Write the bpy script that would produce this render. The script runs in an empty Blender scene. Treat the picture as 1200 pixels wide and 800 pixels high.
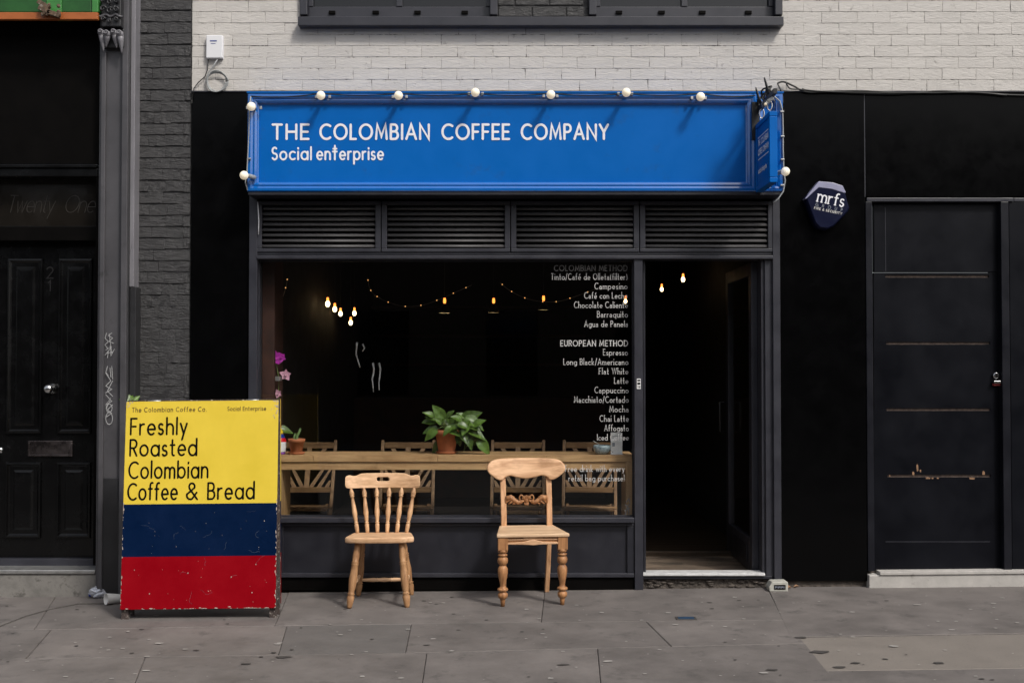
import bpy, math, random
from mathutils import Vector, Matrix, noise
R = math.radians
random.seed(7)
scene = bpy.context.scene
col = scene.collection

# ------------------------------------------------------------------ camera
F = 1330.0; PITCH = math.atan(30.0 / F); CY = -7.6; CZ = 1.486
cam_d = bpy.data.cameras.new('camera'); cam = bpy.data.objects.new('camera', cam_d); col.objects.link(cam)
cam.location = (0, CY, CZ); cam.rotation_euler = (R(90) + PITCH, 0, 0)
cam_d.sensor_width = 36; cam_d.lens = F / 1200 * 36; cam_d.clip_end = 500; cam_d.clip_start = 0.05
scene.camera = cam

# ------------------------------------------------------------------ light
SUN_DIR = Vector((0.80, -1.0, 1.35)).normalized()        # towards the sun: high on the right, across the street
world = bpy.data.worlds.new('World'); scene.world = world; world.use_nodes = True
nt = world.node_tree; bg = nt.nodes['Background']
sky = nt.nodes.new('ShaderNodeTexSky'); sky.sky_type = 'NISHITA'; sky.sun_disc = False
sky.sun_elevation = math.asin(SUN_DIR.z); sky.sun_rotation = math.atan2(SUN_DIR.x, SUN_DIR.y)
sky.air_density = 1.0; sky.dust_density = 4.0; sky.ozone_density = 1.0
hs = nt.nodes.new('ShaderNodeHueSaturation'); hs.inputs['Saturation'].default_value = 0.35     # thin cloud greys the sky
nt.links.new(sky.outputs[0], hs.inputs['Color']); nt.links.new(hs.outputs[0], bg.inputs['Color'])
bg.inputs['Strength'].default_value = 0.12
sun_d = bpy.data.lights.new('sun', 'SUN'); sun = bpy.data.objects.new('sun', sun_d); col.objects.link(sun)
sun_d.energy = 1.7; sun_d.angle = R(8); sun_d.color = (1, 0.95, 0.88)
sun.rotation_euler = SUN_DIR.to_track_quat('Z', 'Y').to_euler()
scene.view_settings.view_transform = 'Standard'; scene.view_settings.look = 'None'
scene.view_settings.exposure = 0.35; scene.view_settings.gamma = 1
scene.cycles.max_bounces = 8; scene.cycles.transparent_max_bounces = 12
scene.cycles.use_denoising = True

# ------------------------------------------------------------------ helpers
_c, _s = math.cos(PITCH), math.sin(PITCH)
def W(px, py, y=0.0):
    """point of the plane y that the photograph shows at (px, py): used to survey the facade"""
    u = (px - 600) / F; v = (400 - py) / F
    t = (y - CY) / (_c - v * _s)
    return u * t, CZ + t * (v * _c + _s)
def gz(x): return 0.010 * x                                # the pavement climbs a little to the right
def G(px, py):
    u = (px - 600) / F; v = (400 - py) / F
    dy = _c - v * _s; dz = v * _c + _s
    t = (0 - CZ) / (dz - 0.010 * u)
    return (u * t, CY + dy * t)

class MB:
    def __init__(s): s.v = []; s.f = []; s.m = []; s.sm = []; s.cm = 0
    def face(s, idx, smooth=False): s.f.append(idx); s.m.append(s.cm); s.sm.append(smooth)
    def box(s, x0, x1, y0, y1, z0, z1):
        if x0 > x1: x0, x1 = x1, x0
        if y0 > y1: y0, y1 = y1, y0
        if z0 > z1: z0, z1 = z1, z0
        b = len(s.v)
        s.v += [(x0,y0,z0),(x1,y0,z0),(x1,y1,z0),(x0,y1,z0),(x0,y0,z1),(x1,y0,z1),(x1,y1,z1),(x0,y1,z1)]
        for q in ((0,3,2,1),(4,5,6,7),(0,1,5,4),(1,2,6,5),(2,3,7,6),(3,0,4,7)): s.face([b+i for i in q])
        return s
    def pbox(s, px0, py0, px1, py1, y0, y1):
        """box whose front face (plane y0) covers that stretch of the facade"""
        pm = (py0 + py1) / 2
        x0, _ = W(px0, pm, y0); x1, _ = W(px1, pm, y0)
        _, z1 = W(600, py0, y0); _, z0 = W(600, py1, y0)
        return s.box(x0, x1, y0, y1, z0, z1)
    def ring(s, x0, x1, z0, z1, w, y0, y1, wz=None):
        wz = wz or w
        s.box(x0, x1, y0, y1, z1-wz, z1); s.box(x0, x1, y0, y1, z0, z0+wz)
        s.box(x0, x0+w, y0, y1, z0+wz, z1-wz); s.box(x1-w, x1, y0, y1, z0+wz, z1-wz)
        return s
    def mitred(s, x0, x1, z0, z1, prof, ybase):
        """moulding with mitred corners: prof is a list of (inset, y)"""
        b = len(s.v); n = len(prof)
        for (i, y) in prof:
            s.v += [(x0+i, y, z0+i), (x1-i, y, z0+i), (x1-i, y, z1-i), (x0+i, y, z1-i)]
        for k in range(n-1):
            for c in range(4):
                d = (c+1) % 4
                s.face([b+4*k+c, b+4*k+d, b+4*(k+1)+d, b+4*(k+1)+c])
        return s
    def bar(s, p0, p1, w, h, up=(0,0,1)):
        p0 = Vector(p0); p1 = Vector(p1); d = (p1-p0).normalized(); up = Vector(up)
        a = d.cross(up)
        if a.length < 1e-4: a = d.cross(Vector((0,1,0)))
        a.normalize(); c = a.cross(d).normalized()
        b = len(s.v)
        for p in (p0, p1):
            for (i, j) in ((-1,-1),(1,-1),(1,1),(-1,1)): s.v.append(tuple(p + a*(i*w/2) + c*(j*h/2)))
        for q in ((3,2,1,0),(4,5,6,7),(0,1,5,4),(1,2,6,5),(2,3,7,6),(3,0,4,7)): s.face([b+i for i in q])
        return s
    def lathe(s, p0, p1, prof, seg=14, caps=True, sx=1.0):
        """prof: list of (t, r), t along p0->p1"""
        p0 = Vector(p0); p1 = Vector(p1); d = (p1-p0); dn = d.normalized()
        a = dn.orthogonal().normalized() if abs(dn.z) < .9 else dn.cross(Vector((0,1,0))).normalized()
        c = dn.cross(a).normalized(); b = len(s.v)
        for (t, r) in prof:
            o = p0 + d*t
            for k in range(seg):
                g = 2*math.pi*k/seg; s.v.append(tuple(o + a*(math.cos(g)*r*sx) + c*(math.sin(g)*r)))
        n = len(prof)
        for i in range(n-1):
            for k in range(seg):
                k2 = (k+1) % seg
                s.face([b+i*seg+k, b+i*seg+k2, b+(i+1)*seg+k2, b+(i+1)*seg+k], True)
        if caps:
            s.face([b+k for k in range(seg)][::-1]); s.face([b+(n-1)*seg+k for k in range(seg)])
        return s
    def ball(s, c, r, seg=12, rings=8, sc=(1,1,1)):
        c = Vector(c); b = len(s.v)
        for i in range(rings+1):
            th = math.pi*i/rings
            for k in range(seg):
                g = 2*math.pi*k/seg
                s.v.append((c.x+sc[0]*r*math.sin(th)*math.cos(g), c.y+sc[1]*r*math.sin(th)*math.sin(g), c.z-sc[2]*r*math.cos(th)))
        for i in range(rings):
            for k in range(seg):
                k2 = (k+1) % seg
                s.face([b+i*seg+k, b+i*seg+k2, b+(i+1)*seg+k2, b+(i+1)*seg+k], True)
        return s
    def tube(s, pts, r, seg=8, r1=None):
        pts = [Vector(p) for p in pts]; n = len(pts); b = len(s.v); prev = None
        for i, p in enumerate(pts):
            d = (pts[min(i+1,n-1)] - pts[max(i-1,0)]).normalized()
            if prev is None: a = d.orthogonal().normalized()
            else:
                a = prev - d*prev.dot(d)
                a = a.normalized() if a.length > 1e-6 else d.orthogonal().normalized()
            prev = a; c = d.cross(a)
            rr = r if r1 is None else r + (r1-r)*i/(n-1)
            for k in range(seg):
                g = 2*math.pi*k/seg; s.v.append(tuple(p + a*(math.cos(g)*rr) + c*(math.sin(g)*rr)))
        for i in range(n-1):
            for k in range(seg):
                k2 = (k+1) % seg
                s.face([b+i*seg+k, b+i*seg+k2, b+(i+1)*seg+k2, b+(i+1)*seg+k], True)
        s.face([b+k for k in range(seg)][::-1]); s.face([b+(n-1)*seg+k for k in range(seg)])
        return s
    def prism(s, pts, y0, y1):
        """outline in x,z extruded from y0 (front) to y1"""
        b = len(s.v); n = len(pts)
        s.v += [(x, y0, z) for x, z in pts] + [(x, y1, z) for x, z in pts]
        s.face([b+i for i in range(n)]); s.face([b+n+i for i in range(n)][::-1])
        for i in range(n):
            j = (i+1) % n; s.face([b+j, b+i, b+n+i, b+n+j])
        return s
    def mesh(s, name, mats):
        me = bpy.data.meshes.new(name); me.from_pydata([tuple(v) for v in s.v], [], s.f)
        for m in (mats if isinstance(mats, (list, tuple)) else [mats]): me.materials.append(m)
        me.polygons.foreach_set('material_index', s.m); me.polygons.foreach_set('use_smooth', s.sm)
        me.update(); return me

def origin(o):
    v = Vector((0,0,0))
    while o is not None: v += o.location; o = o.parent
    return v
def put(name, me, parent=None, loc=None, world=True, bevel=0, seg=2, kind=None, label=None, rot=None, scale=None):
    o = bpy.data.objects.new(name, me); col.objects.link(o)
    if parent is not None:
        o.parent = parent
        base = -origin(parent) if world else Vector((0,0,0))
    else: base = Vector((0,0,0))
    o.location = base + (Vector(loc) if loc is not None else Vector((0,0,0)))
    if rot: o.rotation_euler = rot
    if scale: o.scale = scale
    if bevel:
        m = o.modifiers.new('bevel', 'BEVEL'); m.width = bevel; m.segments = seg; m.limit_method = 'ANGLE'; m.angle_limit = R(35)
        m.harden_normals = False
    if kind: o['kind'] = kind
    if label: o['label'] = label
    return o
def build(name, mb, mats, parent=None, **k):
    return put(name, mb.mesh(name, mats), parent, **k)
def thing(name, label, cat, loc=(0,0,0), rz=0, group=None):
    o = bpy.data.objects.new(name, None); col.objects.link(o); o.empty_display_size = .1
    o.location = loc; o.rotation_euler = (0,0,rz); o['label'] = label; o['category'] = cat
    if group: o['group'] = group
    return o
def tag(o, label, cat, group=None):
    o['label'] = label; o['category'] = cat
    if group: o['group'] = group
    return o
def copy_tree(o, parent=None, top=True):
    c = o.copy(); col.objects.link(c)
    if not top: c.parent = parent
    for ch in list(o.children): copy_tree(ch, c, False)
    return c

def slice_x(me, step=.02):
    import bmesh
    bm = bmesh.new(); bm.from_mesh(me); x = -.26
    while x < .26:
        bmesh.ops.bisect_plane(bm, geom=bm.verts[:]+bm.edges[:]+bm.faces[:], plane_co=(x,0,0), plane_no=(1,0,0), dist=1e-5); x += step
    bmesh.ops.remove_doubles(bm, verts=bm.verts[:], dist=1e-5); bm.to_mesh(me); bm.free(); me.update()
def outline_mesh(name, outer, holes, depth, bev, mats):
    """flat outline with holes (x,z), extruded along y and bevelled, centred on y=0"""
    cu = bpy.data.curves.new('tmp', 'CURVE'); cu.dimensions = '2D'; cu.fill_mode = 'BOTH'
    cu.extrude = max(depth/2 - bev, .0001); cu.bevel_depth = bev; cu.bevel_resolution = 2; cu.offset = -bev
    for loop in [outer] + holes:
        sp = cu.splines.new('POLY'); sp.points.add(len(loop)-1); sp.use_cyclic_u = True
        for i, (x, z) in enumerate(loop): sp.points[i].co = (x, z, 0, 1)
    ob = bpy.data.objects.new('tmp', cu); col.objects.link(ob)
    dg = bpy.context.evaluated_depsgraph_get()
    me = bpy.data.meshes.new_from_object(ob.evaluated_get(dg)); me.name = name
    bpy.data.objects.remove(ob); bpy.data.curves.remove(cu)
    for v in me.vertices: x, z, y = v.co; v.co = (x, -y, z)
    me.flip_normals() if hasattr(me, 'flip_normals') else None
    me.materials.clear()
    for m in (mats if isinstance(mats, (list, tuple)) else [mats]): me.materials.append(m)
    me.update(); return me

# ------------------------------------------------------------------ materials
def node(nt, t, **k):
    n = nt.nodes.new(t)
    for a, b in k.items(): setattr(n, a, b)
    return n
def mat(name, c, rough=.6, var=.12, scale=6., bump=.15, bscale=90., spec=.5, metal=0., rnd=0., stretch=(1,1,1),
        dirt=None, dirt_amt=.5, dirt_scale=12., dirt_lo=.6, obj=False, coat=0., emit=None, estr=0., bdist=.002, rvar=.1):
    m = bpy.data.materials.new(name); m.use_nodes = True; t = m.node_tree; L = t.links.new
    b = t.nodes['Principled BSDF']; b.inputs['Roughness'].default_value = rough; b.inputs['Metallic'].default_value = metal
    b.inputs['Specular IOR Level'].default_value = spec; b.inputs['Coat Weight'].default_value = coat
    if obj: co = node(t, 'ShaderNodeTexCoord').outputs['Object']
    else: co = node(t, 'ShaderNodeNewGeometry').outputs['Position']
    mp = node(t, 'ShaderNodeMapping'); mp.inputs['Scale'].default_value = stretch; L(co, mp.inputs['Vector'])
    n1 = node(t, 'ShaderNodeTexNoise'); n1.inputs['Scale'].default_value = scale; n1.inputs['Detail'].default_value = 6
    n1.inputs['Roughness'].default_value = .65; L(mp.outputs[0], n1.inputs['Vector'])
    mr = node(t, 'ShaderNodeMapRange'); mr.inputs['From Min'].default_value = .3; mr.inputs['From Max'].default_value = .7
    mr.inputs['To Min'].default_value = 1-var; mr.inputs['To Max'].default_value = 1+var; L(n1.outputs[0], mr.inputs['Value'])
    fac = mr.outputs[0]
    if rnd:
        oi = node(t, 'ShaderNodeObjectInfo'); m2 = node(t, 'ShaderNodeMapRange')
        m2.inputs['To Min'].default_value = 1-rnd; m2.inputs['To Max'].default_value = 1+rnd; L(oi.outputs['Random'], m2.inputs['Value'])
        mu = node(t, 'ShaderNodeMath', operation='MULTIPLY'); L(fac, mu.inputs[0]); L(m2.outputs[0], mu.inputs[1]); fac = mu.outputs[0]
    vm = node(t, 'ShaderNodeVectorMath', operation='SCALE'); vm.inputs[0].default_value = c[:3]; L(fac, vm.inputs['Scale'])
    cc = vm.outputs[0]
    if dirt is not None:
        n3 = node(t, 'ShaderNodeTexNoise'); n3.inputs['Scale'].default_value = dirt_scale; n3.inputs['Detail'].default_value = 9
        n3.inputs['Roughness'].default_value = .7; L(mp.outputs[0], n3.inputs['Vector'])
        m3 = node(t, 'ShaderNodeMapRange'); m3.inputs['From Min'].default_value = dirt_lo; m3.inputs['From Max'].default_value = dirt_lo+.1
        m3.inputs['To Max'].default_value = dirt_amt; L(n3.outputs[0], m3.inputs['Value'])
        mx = node(t, 'ShaderNodeMix', data_type='RGBA'); L(m3.outputs[0], mx.inputs[0]); L(cc, mx.inputs[6]); mx.inputs[7].default_value = (*dirt, 1)
        cc = mx.outputs[2]
    L(cc, b.inputs['Base Color'])
    if rvar:
        m4 = node(t, 'ShaderNodeMapRange'); m4.inputs['From Min'].default_value = .3; m4.inputs['From Max'].default_value = .7
        m4.inputs['To Min'].default_value = max(.02, rough-rvar); m4.inputs['To Max'].default_value = min(1, rough+rvar)
        L(n1.outputs[0], m4.inputs['Value']); L(m4.outputs[0], b.inputs['Roughness'])
    if bump:
        n2 = node(t, 'ShaderNodeTexNoise'); n2.inputs['Scale'].default_value = bscale; n2.inputs['Detail'].default_value = 5
        L(mp.outputs[0], n2.inputs['Vector'])
        bp = node(t, 'ShaderNodeBump'); bp.inputs['Strength'].default_value = bump; bp.inputs['Distance'].default_value = bdist
        L(n2.outputs[0], bp.inputs['Height']); L(bp.outputs[0], b.inputs['Normal'])
    if emit: b.inputs['Emission Color'].default_value = (*emit, 1); b.inputs['Emission Strength'].default_value = estr
    return m
def wood(name, c, c2, axis=0, rough=.5, s=1., obj=True, bump=.1):
    m = bpy.data.materials.new(name); m.use_nodes = True; t = m.node_tree; L = t.links.new
    b = t.nodes['Principled BSDF']; b.inputs['Roughness'].default_value = rough; b.inputs['Specular IOR Level'].default_value = .35
    tc = node(t, 'ShaderNodeTexCoord'); oi = node(t, 'ShaderNodeObjectInfo')
    av = node(t, 'ShaderNodeVectorMath', operation='ADD'); L(tc.outputs['Object'], av.inputs[0]); L(oi.outputs['Random'], av.inputs[1])
    mp = node(t, 'ShaderNodeMapping'); sc = [26*s]*3; sc[axis] = 2.2*s; mp.inputs['Scale'].default_value = sc; L(av.outputs[0], mp.inputs['Vector'])
    n1 = node(t, 'ShaderNodeTexNoise'); n1.inputs['Scale'].default_value = 1; n1.inputs['Detail'].default_value = 4; n1.inputs['Distortion'].default_value = 1.2
    L(mp.outputs[0], n1.inputs['Vector'])
    n2 = node(t, 'ShaderNodeTexNoise'); n2.inputs['Scale'].default_value = 4; n2.inputs['Detail'].default_value = 8; L(mp.outputs[0], n2.inputs['Vector'])
    ad = node(t, 'ShaderNodeMath', operation='ADD'); L(n1.outputs[0], ad.inputs[0])
    ml = node(t, 'ShaderNodeMath', operation='MULTIPLY'); L(n2.outputs[0], ml.inputs[0]); ml.inputs[1].default_value = .45; L(ml.outputs[0], ad.inputs[1])
    cr = node(t, 'ShaderNodeValToRGB'); e = cr.color_ramp.elements; e[0].position = .5; e[1].position = .92
    e[0].color = (*c2, 1); e[1].color = (*c, 1)
    L(ad.outputs[0], cr.inputs[0])
    # knots and grime
    n3 = node(t, 'ShaderNodeTexNoise'); n3.inputs['Scale'].default_value = 9; n3.inputs['Detail'].default_value = 6; L(av.outputs[0], n3.inputs['Vector'])
    m3 = node(t, 'ShaderNodeMapRange'); m3.inputs['From Min'].default_value = .55; m3.inputs['From Max'].default_value = .75; m3.inputs['To Max'].default_value = .5
    L(n3.outputs[0], m3.inputs['Value'])
    mx = node(t, 'ShaderNodeMix', data_type='RGBA'); L(m3.outputs[0], mx.inputs[0]); L(cr.outputs[0], mx.inputs[6]); mx.inputs[7].default_value = (c2[0]*.55, c2[1]*.5, c2[2]*.45, 1)
    L(mx.outputs[2], b.inputs['Base Color'])
    bp = node(t, 'ShaderNodeBump'); bp.inputs['Strength'].default_value = bump; bp.inputs['Distance'].default_value = .002; L(ad.outputs[0], bp.inputs['Height'])
    L(bp.outputs[0], b.inputs['Normal']); return m
def glassy(name, tint=(.9,.92,.92), ior=1.45, rough=0.0):
    m = bpy.data.materials.new(name); m.use_nodes = True; t = m.node_tree; t.nodes.clear(); L = t.links.new
    o = node(t, 'ShaderNodeOutputMaterial'); mx = node(t, 'ShaderNodeMixShader'); lw = node(t, 'ShaderNodeLayerWeight'); lw.inputs[0].default_value = .5; pw_ = node(t, 'ShaderNodeMath', operation='POWER'); pw_.inputs[1].default_value = 5; L(lw.outputs['Facing'], pw_.inputs[0]); fr = node(t, 'ShaderNodeMapRange'); fr.inputs['To Min'].default_value = ((ior-1)/(ior+1))**2; L(pw_.outputs[0], fr.inputs['Value'])
    tr = node(t, 'ShaderNodeBsdfTransparent'); tr.inputs[0].default_value = (*tint, 1); gl = node(t, 'ShaderNodeBsdfGlossy'); gl.inputs['Roughness'].default_value = rough
    L(fr.outputs[0], mx.inputs[0]); L(tr.outputs[0], mx.inputs[1]); L(gl.outputs[0], mx.inputs[2]); L(mx.outputs[0], o.inputs[0]); return m
def emitter(name, c, s):
    m = bpy.data.materials.new(name); m.use_nodes = True; b = m.node_tree.nodes['Principled BSDF']
    b.inputs['Base Color'].default_value = (*c, 1); b.inputs['Emission Color'].default_value = (*c, 1); b.inputs['Emission Strength'].default_value = s; return m

def brick_mat(name, c, bump, dirt, amt, lo, spec=.3, rough=.6, bd=.008):
    """painted brick: drag creases, pits and a little grime; the paint has the same colour everywhere"""
    m = mat(name, c, rough=rough, var=.05, scale=5, bump=0, spec=spec, rnd=.025, dirt=dirt, dirt_amt=amt, dirt_scale=16, dirt_lo=lo)
    t = m.node_tree; L = t.links.new; b = t.nodes['Principled BSDF']
    g = node(t, 'ShaderNodeNewGeometry')
    mp = node(t, 'ShaderNodeMapping'); mp.inputs['Rotation'].default_value = (0, R(-28), 0); mp.inputs['Scale'].default_value = (1, 1, 3.2); L(g.outputs['Position'], mp.inputs['Vector'])
    n1 = node(t, 'ShaderNodeTexNoise'); n1.inputs['Scale'].default_value = 17; n1.inputs['Detail'].default_value = 9; n1.inputs['Roughness'].default_value = .68; n1.inputs['Distortion'].default_value = .9
    L(mp.outputs[0], n1.inputs['Vector'])
    n2 = node(t, 'ShaderNodeTexNoise'); n2.inputs['Scale'].default_value = 120; n2.inputs['Detail'].default_value = 4; L(g.outputs['Position'], n2.inputs['Vector'])
    b1 = node(t, 'ShaderNodeBump'); b1.inputs['Strength'].default_value = bump; b1.inputs['Distance'].default_value = bd; L(n1.outputs[0], b1.inputs['Height'])
    b2 = node(t, 'ShaderNodeBump'); b2.inputs['Strength'].default_value = bump*.6; b2.inputs['Distance'].default_value = .0015; L(n2.outputs[0], b2.inputs['Height']); L(b1.outputs[0], b2.inputs['Normal'])
    L(b2.outputs[0], b.inputs['Normal']); return m

M = {}
M['jamb_navy'] = mat('blue_black_jamb_paint', (.0075,.008,.012), rough=.4, var=.2, bump=.06, spec=.25, dirt=(.05,.045,.04), dirt_amt=.3, dirt_scale=30, dirt_lo=.7)
M['worn_floor'] = mat('worn_entrance_floor', (.15,.115,.085), rough=.7, var=.5, scale=7, bump=.4, dirt=(.03,.025,.02), dirt_amt=.8, dirt_scale=6, dirt_lo=.5, stretch=(.6,1.6,1))
M['bright_strip'] = mat('bright_metal_strip', (.62,.62,.62), rough=.5, var=.2, scale=20, bump=.1, metal=.2)
M['white'] = brick_mat('white_painted_brick', (.53,.505,.475), .55, (.14,.12,.10), .7, .61, bd=.011)
M['white_mortar'] = brick_mat('white_painted_mortar', (.47,.445,.415), .6, (.055,.048,.042), .92, .50)
M['charcoal_brick'] = brick_mat('charcoal_painted_brick', (.036,.035,.036), 1.0, (.11,.10,.095), .5, .68, bd=.011, spec=.5, rough=.5)
M['charcoal_mortar'] = brick_mat('charcoal_painted_mortar', (.018,.017,.018), .8, (.09,.085,.08), .5, .66, spec=.5, rough=.55)
M['frame'] = mat('grey_painted_timber', (.027,.0275,.036), rough=.42, var=.15, bump=.08, dirt=(.12,.115,.11), dirt_amt=.35, dirt_scale=30, dirt_lo=.68)
M['frame_dark'] = mat('dark_painted_timber', (.0125,.013,.019), rough=.45, var=.15, bump=.08, dirt=(.10,.09,.085), dirt_amt=.3, dirt_scale=24, dirt_lo=.68)
M['louvre'] = mat('louvre_paint', (.062,.060,.062), rough=.5, var=.1, bump=.05, dirt=(.14,.13,.12), dirt_amt=.4, dirt_scale=40, dirt_lo=.70)
M['black'] = mat('black_gloss_panel', (.0018,.0018,.0020), rough=.20, var=.2, bump=.03, bscale=10, spec=.10, rvar=.06)
M['black_matt'] = mat('black_matt_paint', (.0026,.0022,.0020), rough=.6, var=.3, bump=.05, spec=.06)
M['door_black'] = mat('black_gloss_door_paint', (.0022,.0022,.0024), rough=.24, var=.2, bump=.06, bscale=30, spec=.35, dirt=(.03,.028,.026), dirt_amt=.4, dirt_scale=14, dirt_lo=.66)
M['navy_black'] = mat('blue_black_door_paint', (.0028,.0033,.0058), rough=.42, var=.25, scale=3, bump=.06, spec=.16, dirt=(.05,.045,.04), dirt_amt=.4, dirt_scale=22, dirt_lo=.72)
M['iron'] = mat('grey_iron_paint', (.068,.066,.072), rough=.42, var=.18, scale=4, bump=.15, bscale=60, dirt=(.015,.014,.014), dirt_amt=.6, dirt_scale=6, dirt_lo=.6)
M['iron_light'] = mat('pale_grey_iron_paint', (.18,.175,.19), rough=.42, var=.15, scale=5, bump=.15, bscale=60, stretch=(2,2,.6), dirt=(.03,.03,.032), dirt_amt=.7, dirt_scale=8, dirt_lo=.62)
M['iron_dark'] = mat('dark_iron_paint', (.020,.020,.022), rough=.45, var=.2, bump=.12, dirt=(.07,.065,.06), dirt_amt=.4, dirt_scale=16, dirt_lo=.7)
M['blue'] = mat('blue_sign_paint', (.0,.112,.43), rough=.38, var=.06, scale=3, bump=.05, bscale=40, spec=.14, dirt=(.02,.07,.2), dirt_amt=.25, dirt_scale=7, dirt_lo=.58)
M['blue_trim'] = mat('glossy_blue_trim', (.0,.112,.43), coat=.6, rough=.16, var=.05, scale=3, bump=.02, spec=1.0, rvar=.05, dirt=(.35,.45,.6), dirt_amt=.4, dirt_scale=30, dirt_lo=.64)
M['lettering'] = mat('white_sign_paint', (.78,.78,.82), rough=.5, var=.05, scale=20, bump=0)
M['vinyl'] = mat('white_vinyl_lettering', (.52,.51,.50), rough=.6, var=.3, scale=30, bump=0, spec=.2)
M['vinyl_dim'] = mat('worn_vinyl_lettering', (.20,.195,.19), rough=.6, var=.4, scale=30, bump=0, spec=.2)
M['gold'] = mat('faded_gold_lettering', (.026,.022,.018), rough=.4, var=.3, scale=20, bump=0)
M['orange'] = mat('orange_sign_trim', (.36,.10,.022), rough=.5, var=.15, bump=.1)
M['green'] = mat('green_sign_paint', (.012,.085,.014), rough=.45, var=.25, bump=.1)
M['green_light'] = mat('pale_green_sign_paint', (.045,.21,.045), rough=.45, var=.2, bump=.1)
M['rust'] = mat('rusty_metal', (.10,.065,.04), rough=.85, var=.6, scale=60, bump=.6, bscale=150, dirt=(.35,.33,.30), dirt_amt=.8, dirt_scale=40, dirt_lo=.56)
M['chrome'] = mat('chrome', (.62,.62,.62), rough=.16, metal=1, bump=0, var=.1)
M['steel'] = mat('dull_steel', (.42,.42,.41), rough=.42, metal=.8, bump=.1, var=.2, scale=20, dirt=(.10,.09,.08), dirt_amt=.6, dirt_scale=20, dirt_lo=.6)
M['letterbox'] = mat('tarnished_metal_plate', (.10,.085,.085), rough=.30, metal=.9, bump=.3, var=.5, scale=18, bscale=40, rvar=.15)
M['step'] = mat('weathered_step_stone', (.20,.19,.175), rough=.8, var=.35, scale=9, bump=.5, bscale=70, dirt=(.05,.045,.04), dirt_amt=.75, dirt_scale=9, dirt_lo=.52)
M['step_pale'] = mat('pale_painted_stone', (.42,.40,.375), rough=.7, var=.12, scale=14, bump=.35, bscale=60, dirt=(.16,.14,.12), dirt_amt=.6, dirt_scale=16, dirt_lo=.6)
M['yellow'] = mat('yellow_board_paint', (.75,.55,.045), rough=.45, var=.05, scale=6, bump=.08, dirt=(.38,.27,.05), dirt_amt=.55, dirt_scale=11, dirt_lo=.69)
M['navy'] = mat('navy_board_paint', (.0005,.009,.040), spec=.12, rough=.42, var=.12, scale=6, bump=.1, dirt=(.10,.13,.20), dirt_amt=.5, dirt_scale=26, dirt_lo=.70)
M['red'] = mat('red_board_paint', (.255,.0006,.0055), spec=.12, rough=.42, var=.08, scale=6, bump=.1, dirt=(.62,.38,.34), dirt_amt=.6, dirt_scale=30, dirt_lo=.715)
M['board_edge'] = mat('scuffed_board_edge', (.05,.035,.03), rough=.7, var=.5, scale=60, bump=.5, dirt=(.55,.50,.45), dirt_amt=.9, dirt_scale=45, dirt_lo=.56)
M['chip'] = mat('bare_scuffs', (.46,.38,.33), rough=.8, var=.3, scale=60, bump=0)
M['black_paint'] = mat('black_sign_writing', (.004,.0035,.003), spec=.1, rough=.5, var=.3, bump=0)
M['thin_paint'] = mat('worn_brown_sign_writing', (.13,.08,.018), rough=.5, var=.4, scale=60, bump=0)
M['wood_z'] = wood('pale_beech_upright', (.66,.41,.225), (.38,.21,.105), 2)
M['wood_x'] = wood('pale_beech_crosswise', (.78,.51,.315), (.50,.295,.155), 0)
M['wood_leg'] = wood('worn_beech_leg', (.46,.255,.12), (.23,.11,.05), 2)
M['pine_seat'] = wood('worn_pale_seat', (.74,.53,.35), (.48,.30,.165), 0)
M['pine_z'] = wood('honey_pine_upright', (.64,.37,.20), (.38,.19,.09), 2)
M['pine_x'] = wood('honey_pine_crosswise', (.72,.45,.265), (.44,.24,.12), 0)
M['pine_leg'] = wood('turned_pine', (.46,.225,.095), (.20,.085,.034), 2)
M['slat_wood'] = wood('folding_chair_wood', (.25,.145,.068), (.14,.075,.035), 0)
M['slat_wood_z'] = wood('folding_chair_wood_upright', (.25,.145,.068), (.14,.075,.035), 2)
M['counter'] = wood('counter_plank', (.52,.33,.165), (.34,.195,.09), 0, rough=.45)
M['counter_z'] = wood('counter_upright', (.50,.31,.155), (.34,.195,.09), 2, rough=.45)
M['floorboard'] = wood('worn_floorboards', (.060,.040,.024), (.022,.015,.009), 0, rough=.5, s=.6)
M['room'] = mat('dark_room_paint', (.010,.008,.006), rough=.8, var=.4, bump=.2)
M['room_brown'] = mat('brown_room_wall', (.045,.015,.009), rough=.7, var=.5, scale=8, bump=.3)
M['window_glass'] = glassy('shop_window_glass', (.965,.975,.97))
M['dark_pane'] = mat('dark_window_pane', (.006,.006,.007), rough=.06, bump=0, var=.1, spec=.5)
M['terracotta'] = mat('terracotta', (.36,.115,.045), rough=.75, var=.2, scale=30, bump=.2, dirt=(.45,.30,.22), dirt_amt=.4, dirt_scale=30, dirt_lo=.62, obj=True)
M['soil'] = mat('potting_soil', (.10,.075,.05), rough=.95, var=.6, scale=120, bump=.8)
M['leaf'] = mat('pothos_leaf', (.070,.125,.020), rough=.36, var=.45, scale=45, bump=.1, dirt=(.22,.27,.05), dirt_amt=.6, dirt_scale=28, dirt_lo=.60, rnd=.3)
M['stem'] = mat('green_stem', (.12,.17,.045), rough=.5, bump=0)
M['cactus'] = mat('cactus_skin', (.10,.17,.055), rough=.6, bump=.3, var=.3, scale=60)
M['ceramic'] = mat('white_glazed_ceramic', (.70,.70,.72), rough=.2, bump=0, var=.04)
M['vase_blue'] = mat('blue_glaze', (.01,.03,.22), rough=.25, bump=0); M['vase_red'] = mat('red_glaze', (.5,.01,.02), rough=.25, bump=0)
M['vase_yellow'] = mat('yellow_glaze', (.7,.5,.03), rough=.25, bump=0); M['vase_purple'] = mat('purple_glaze', (.22,.06,.36), rough=.25, bump=0)
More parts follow.
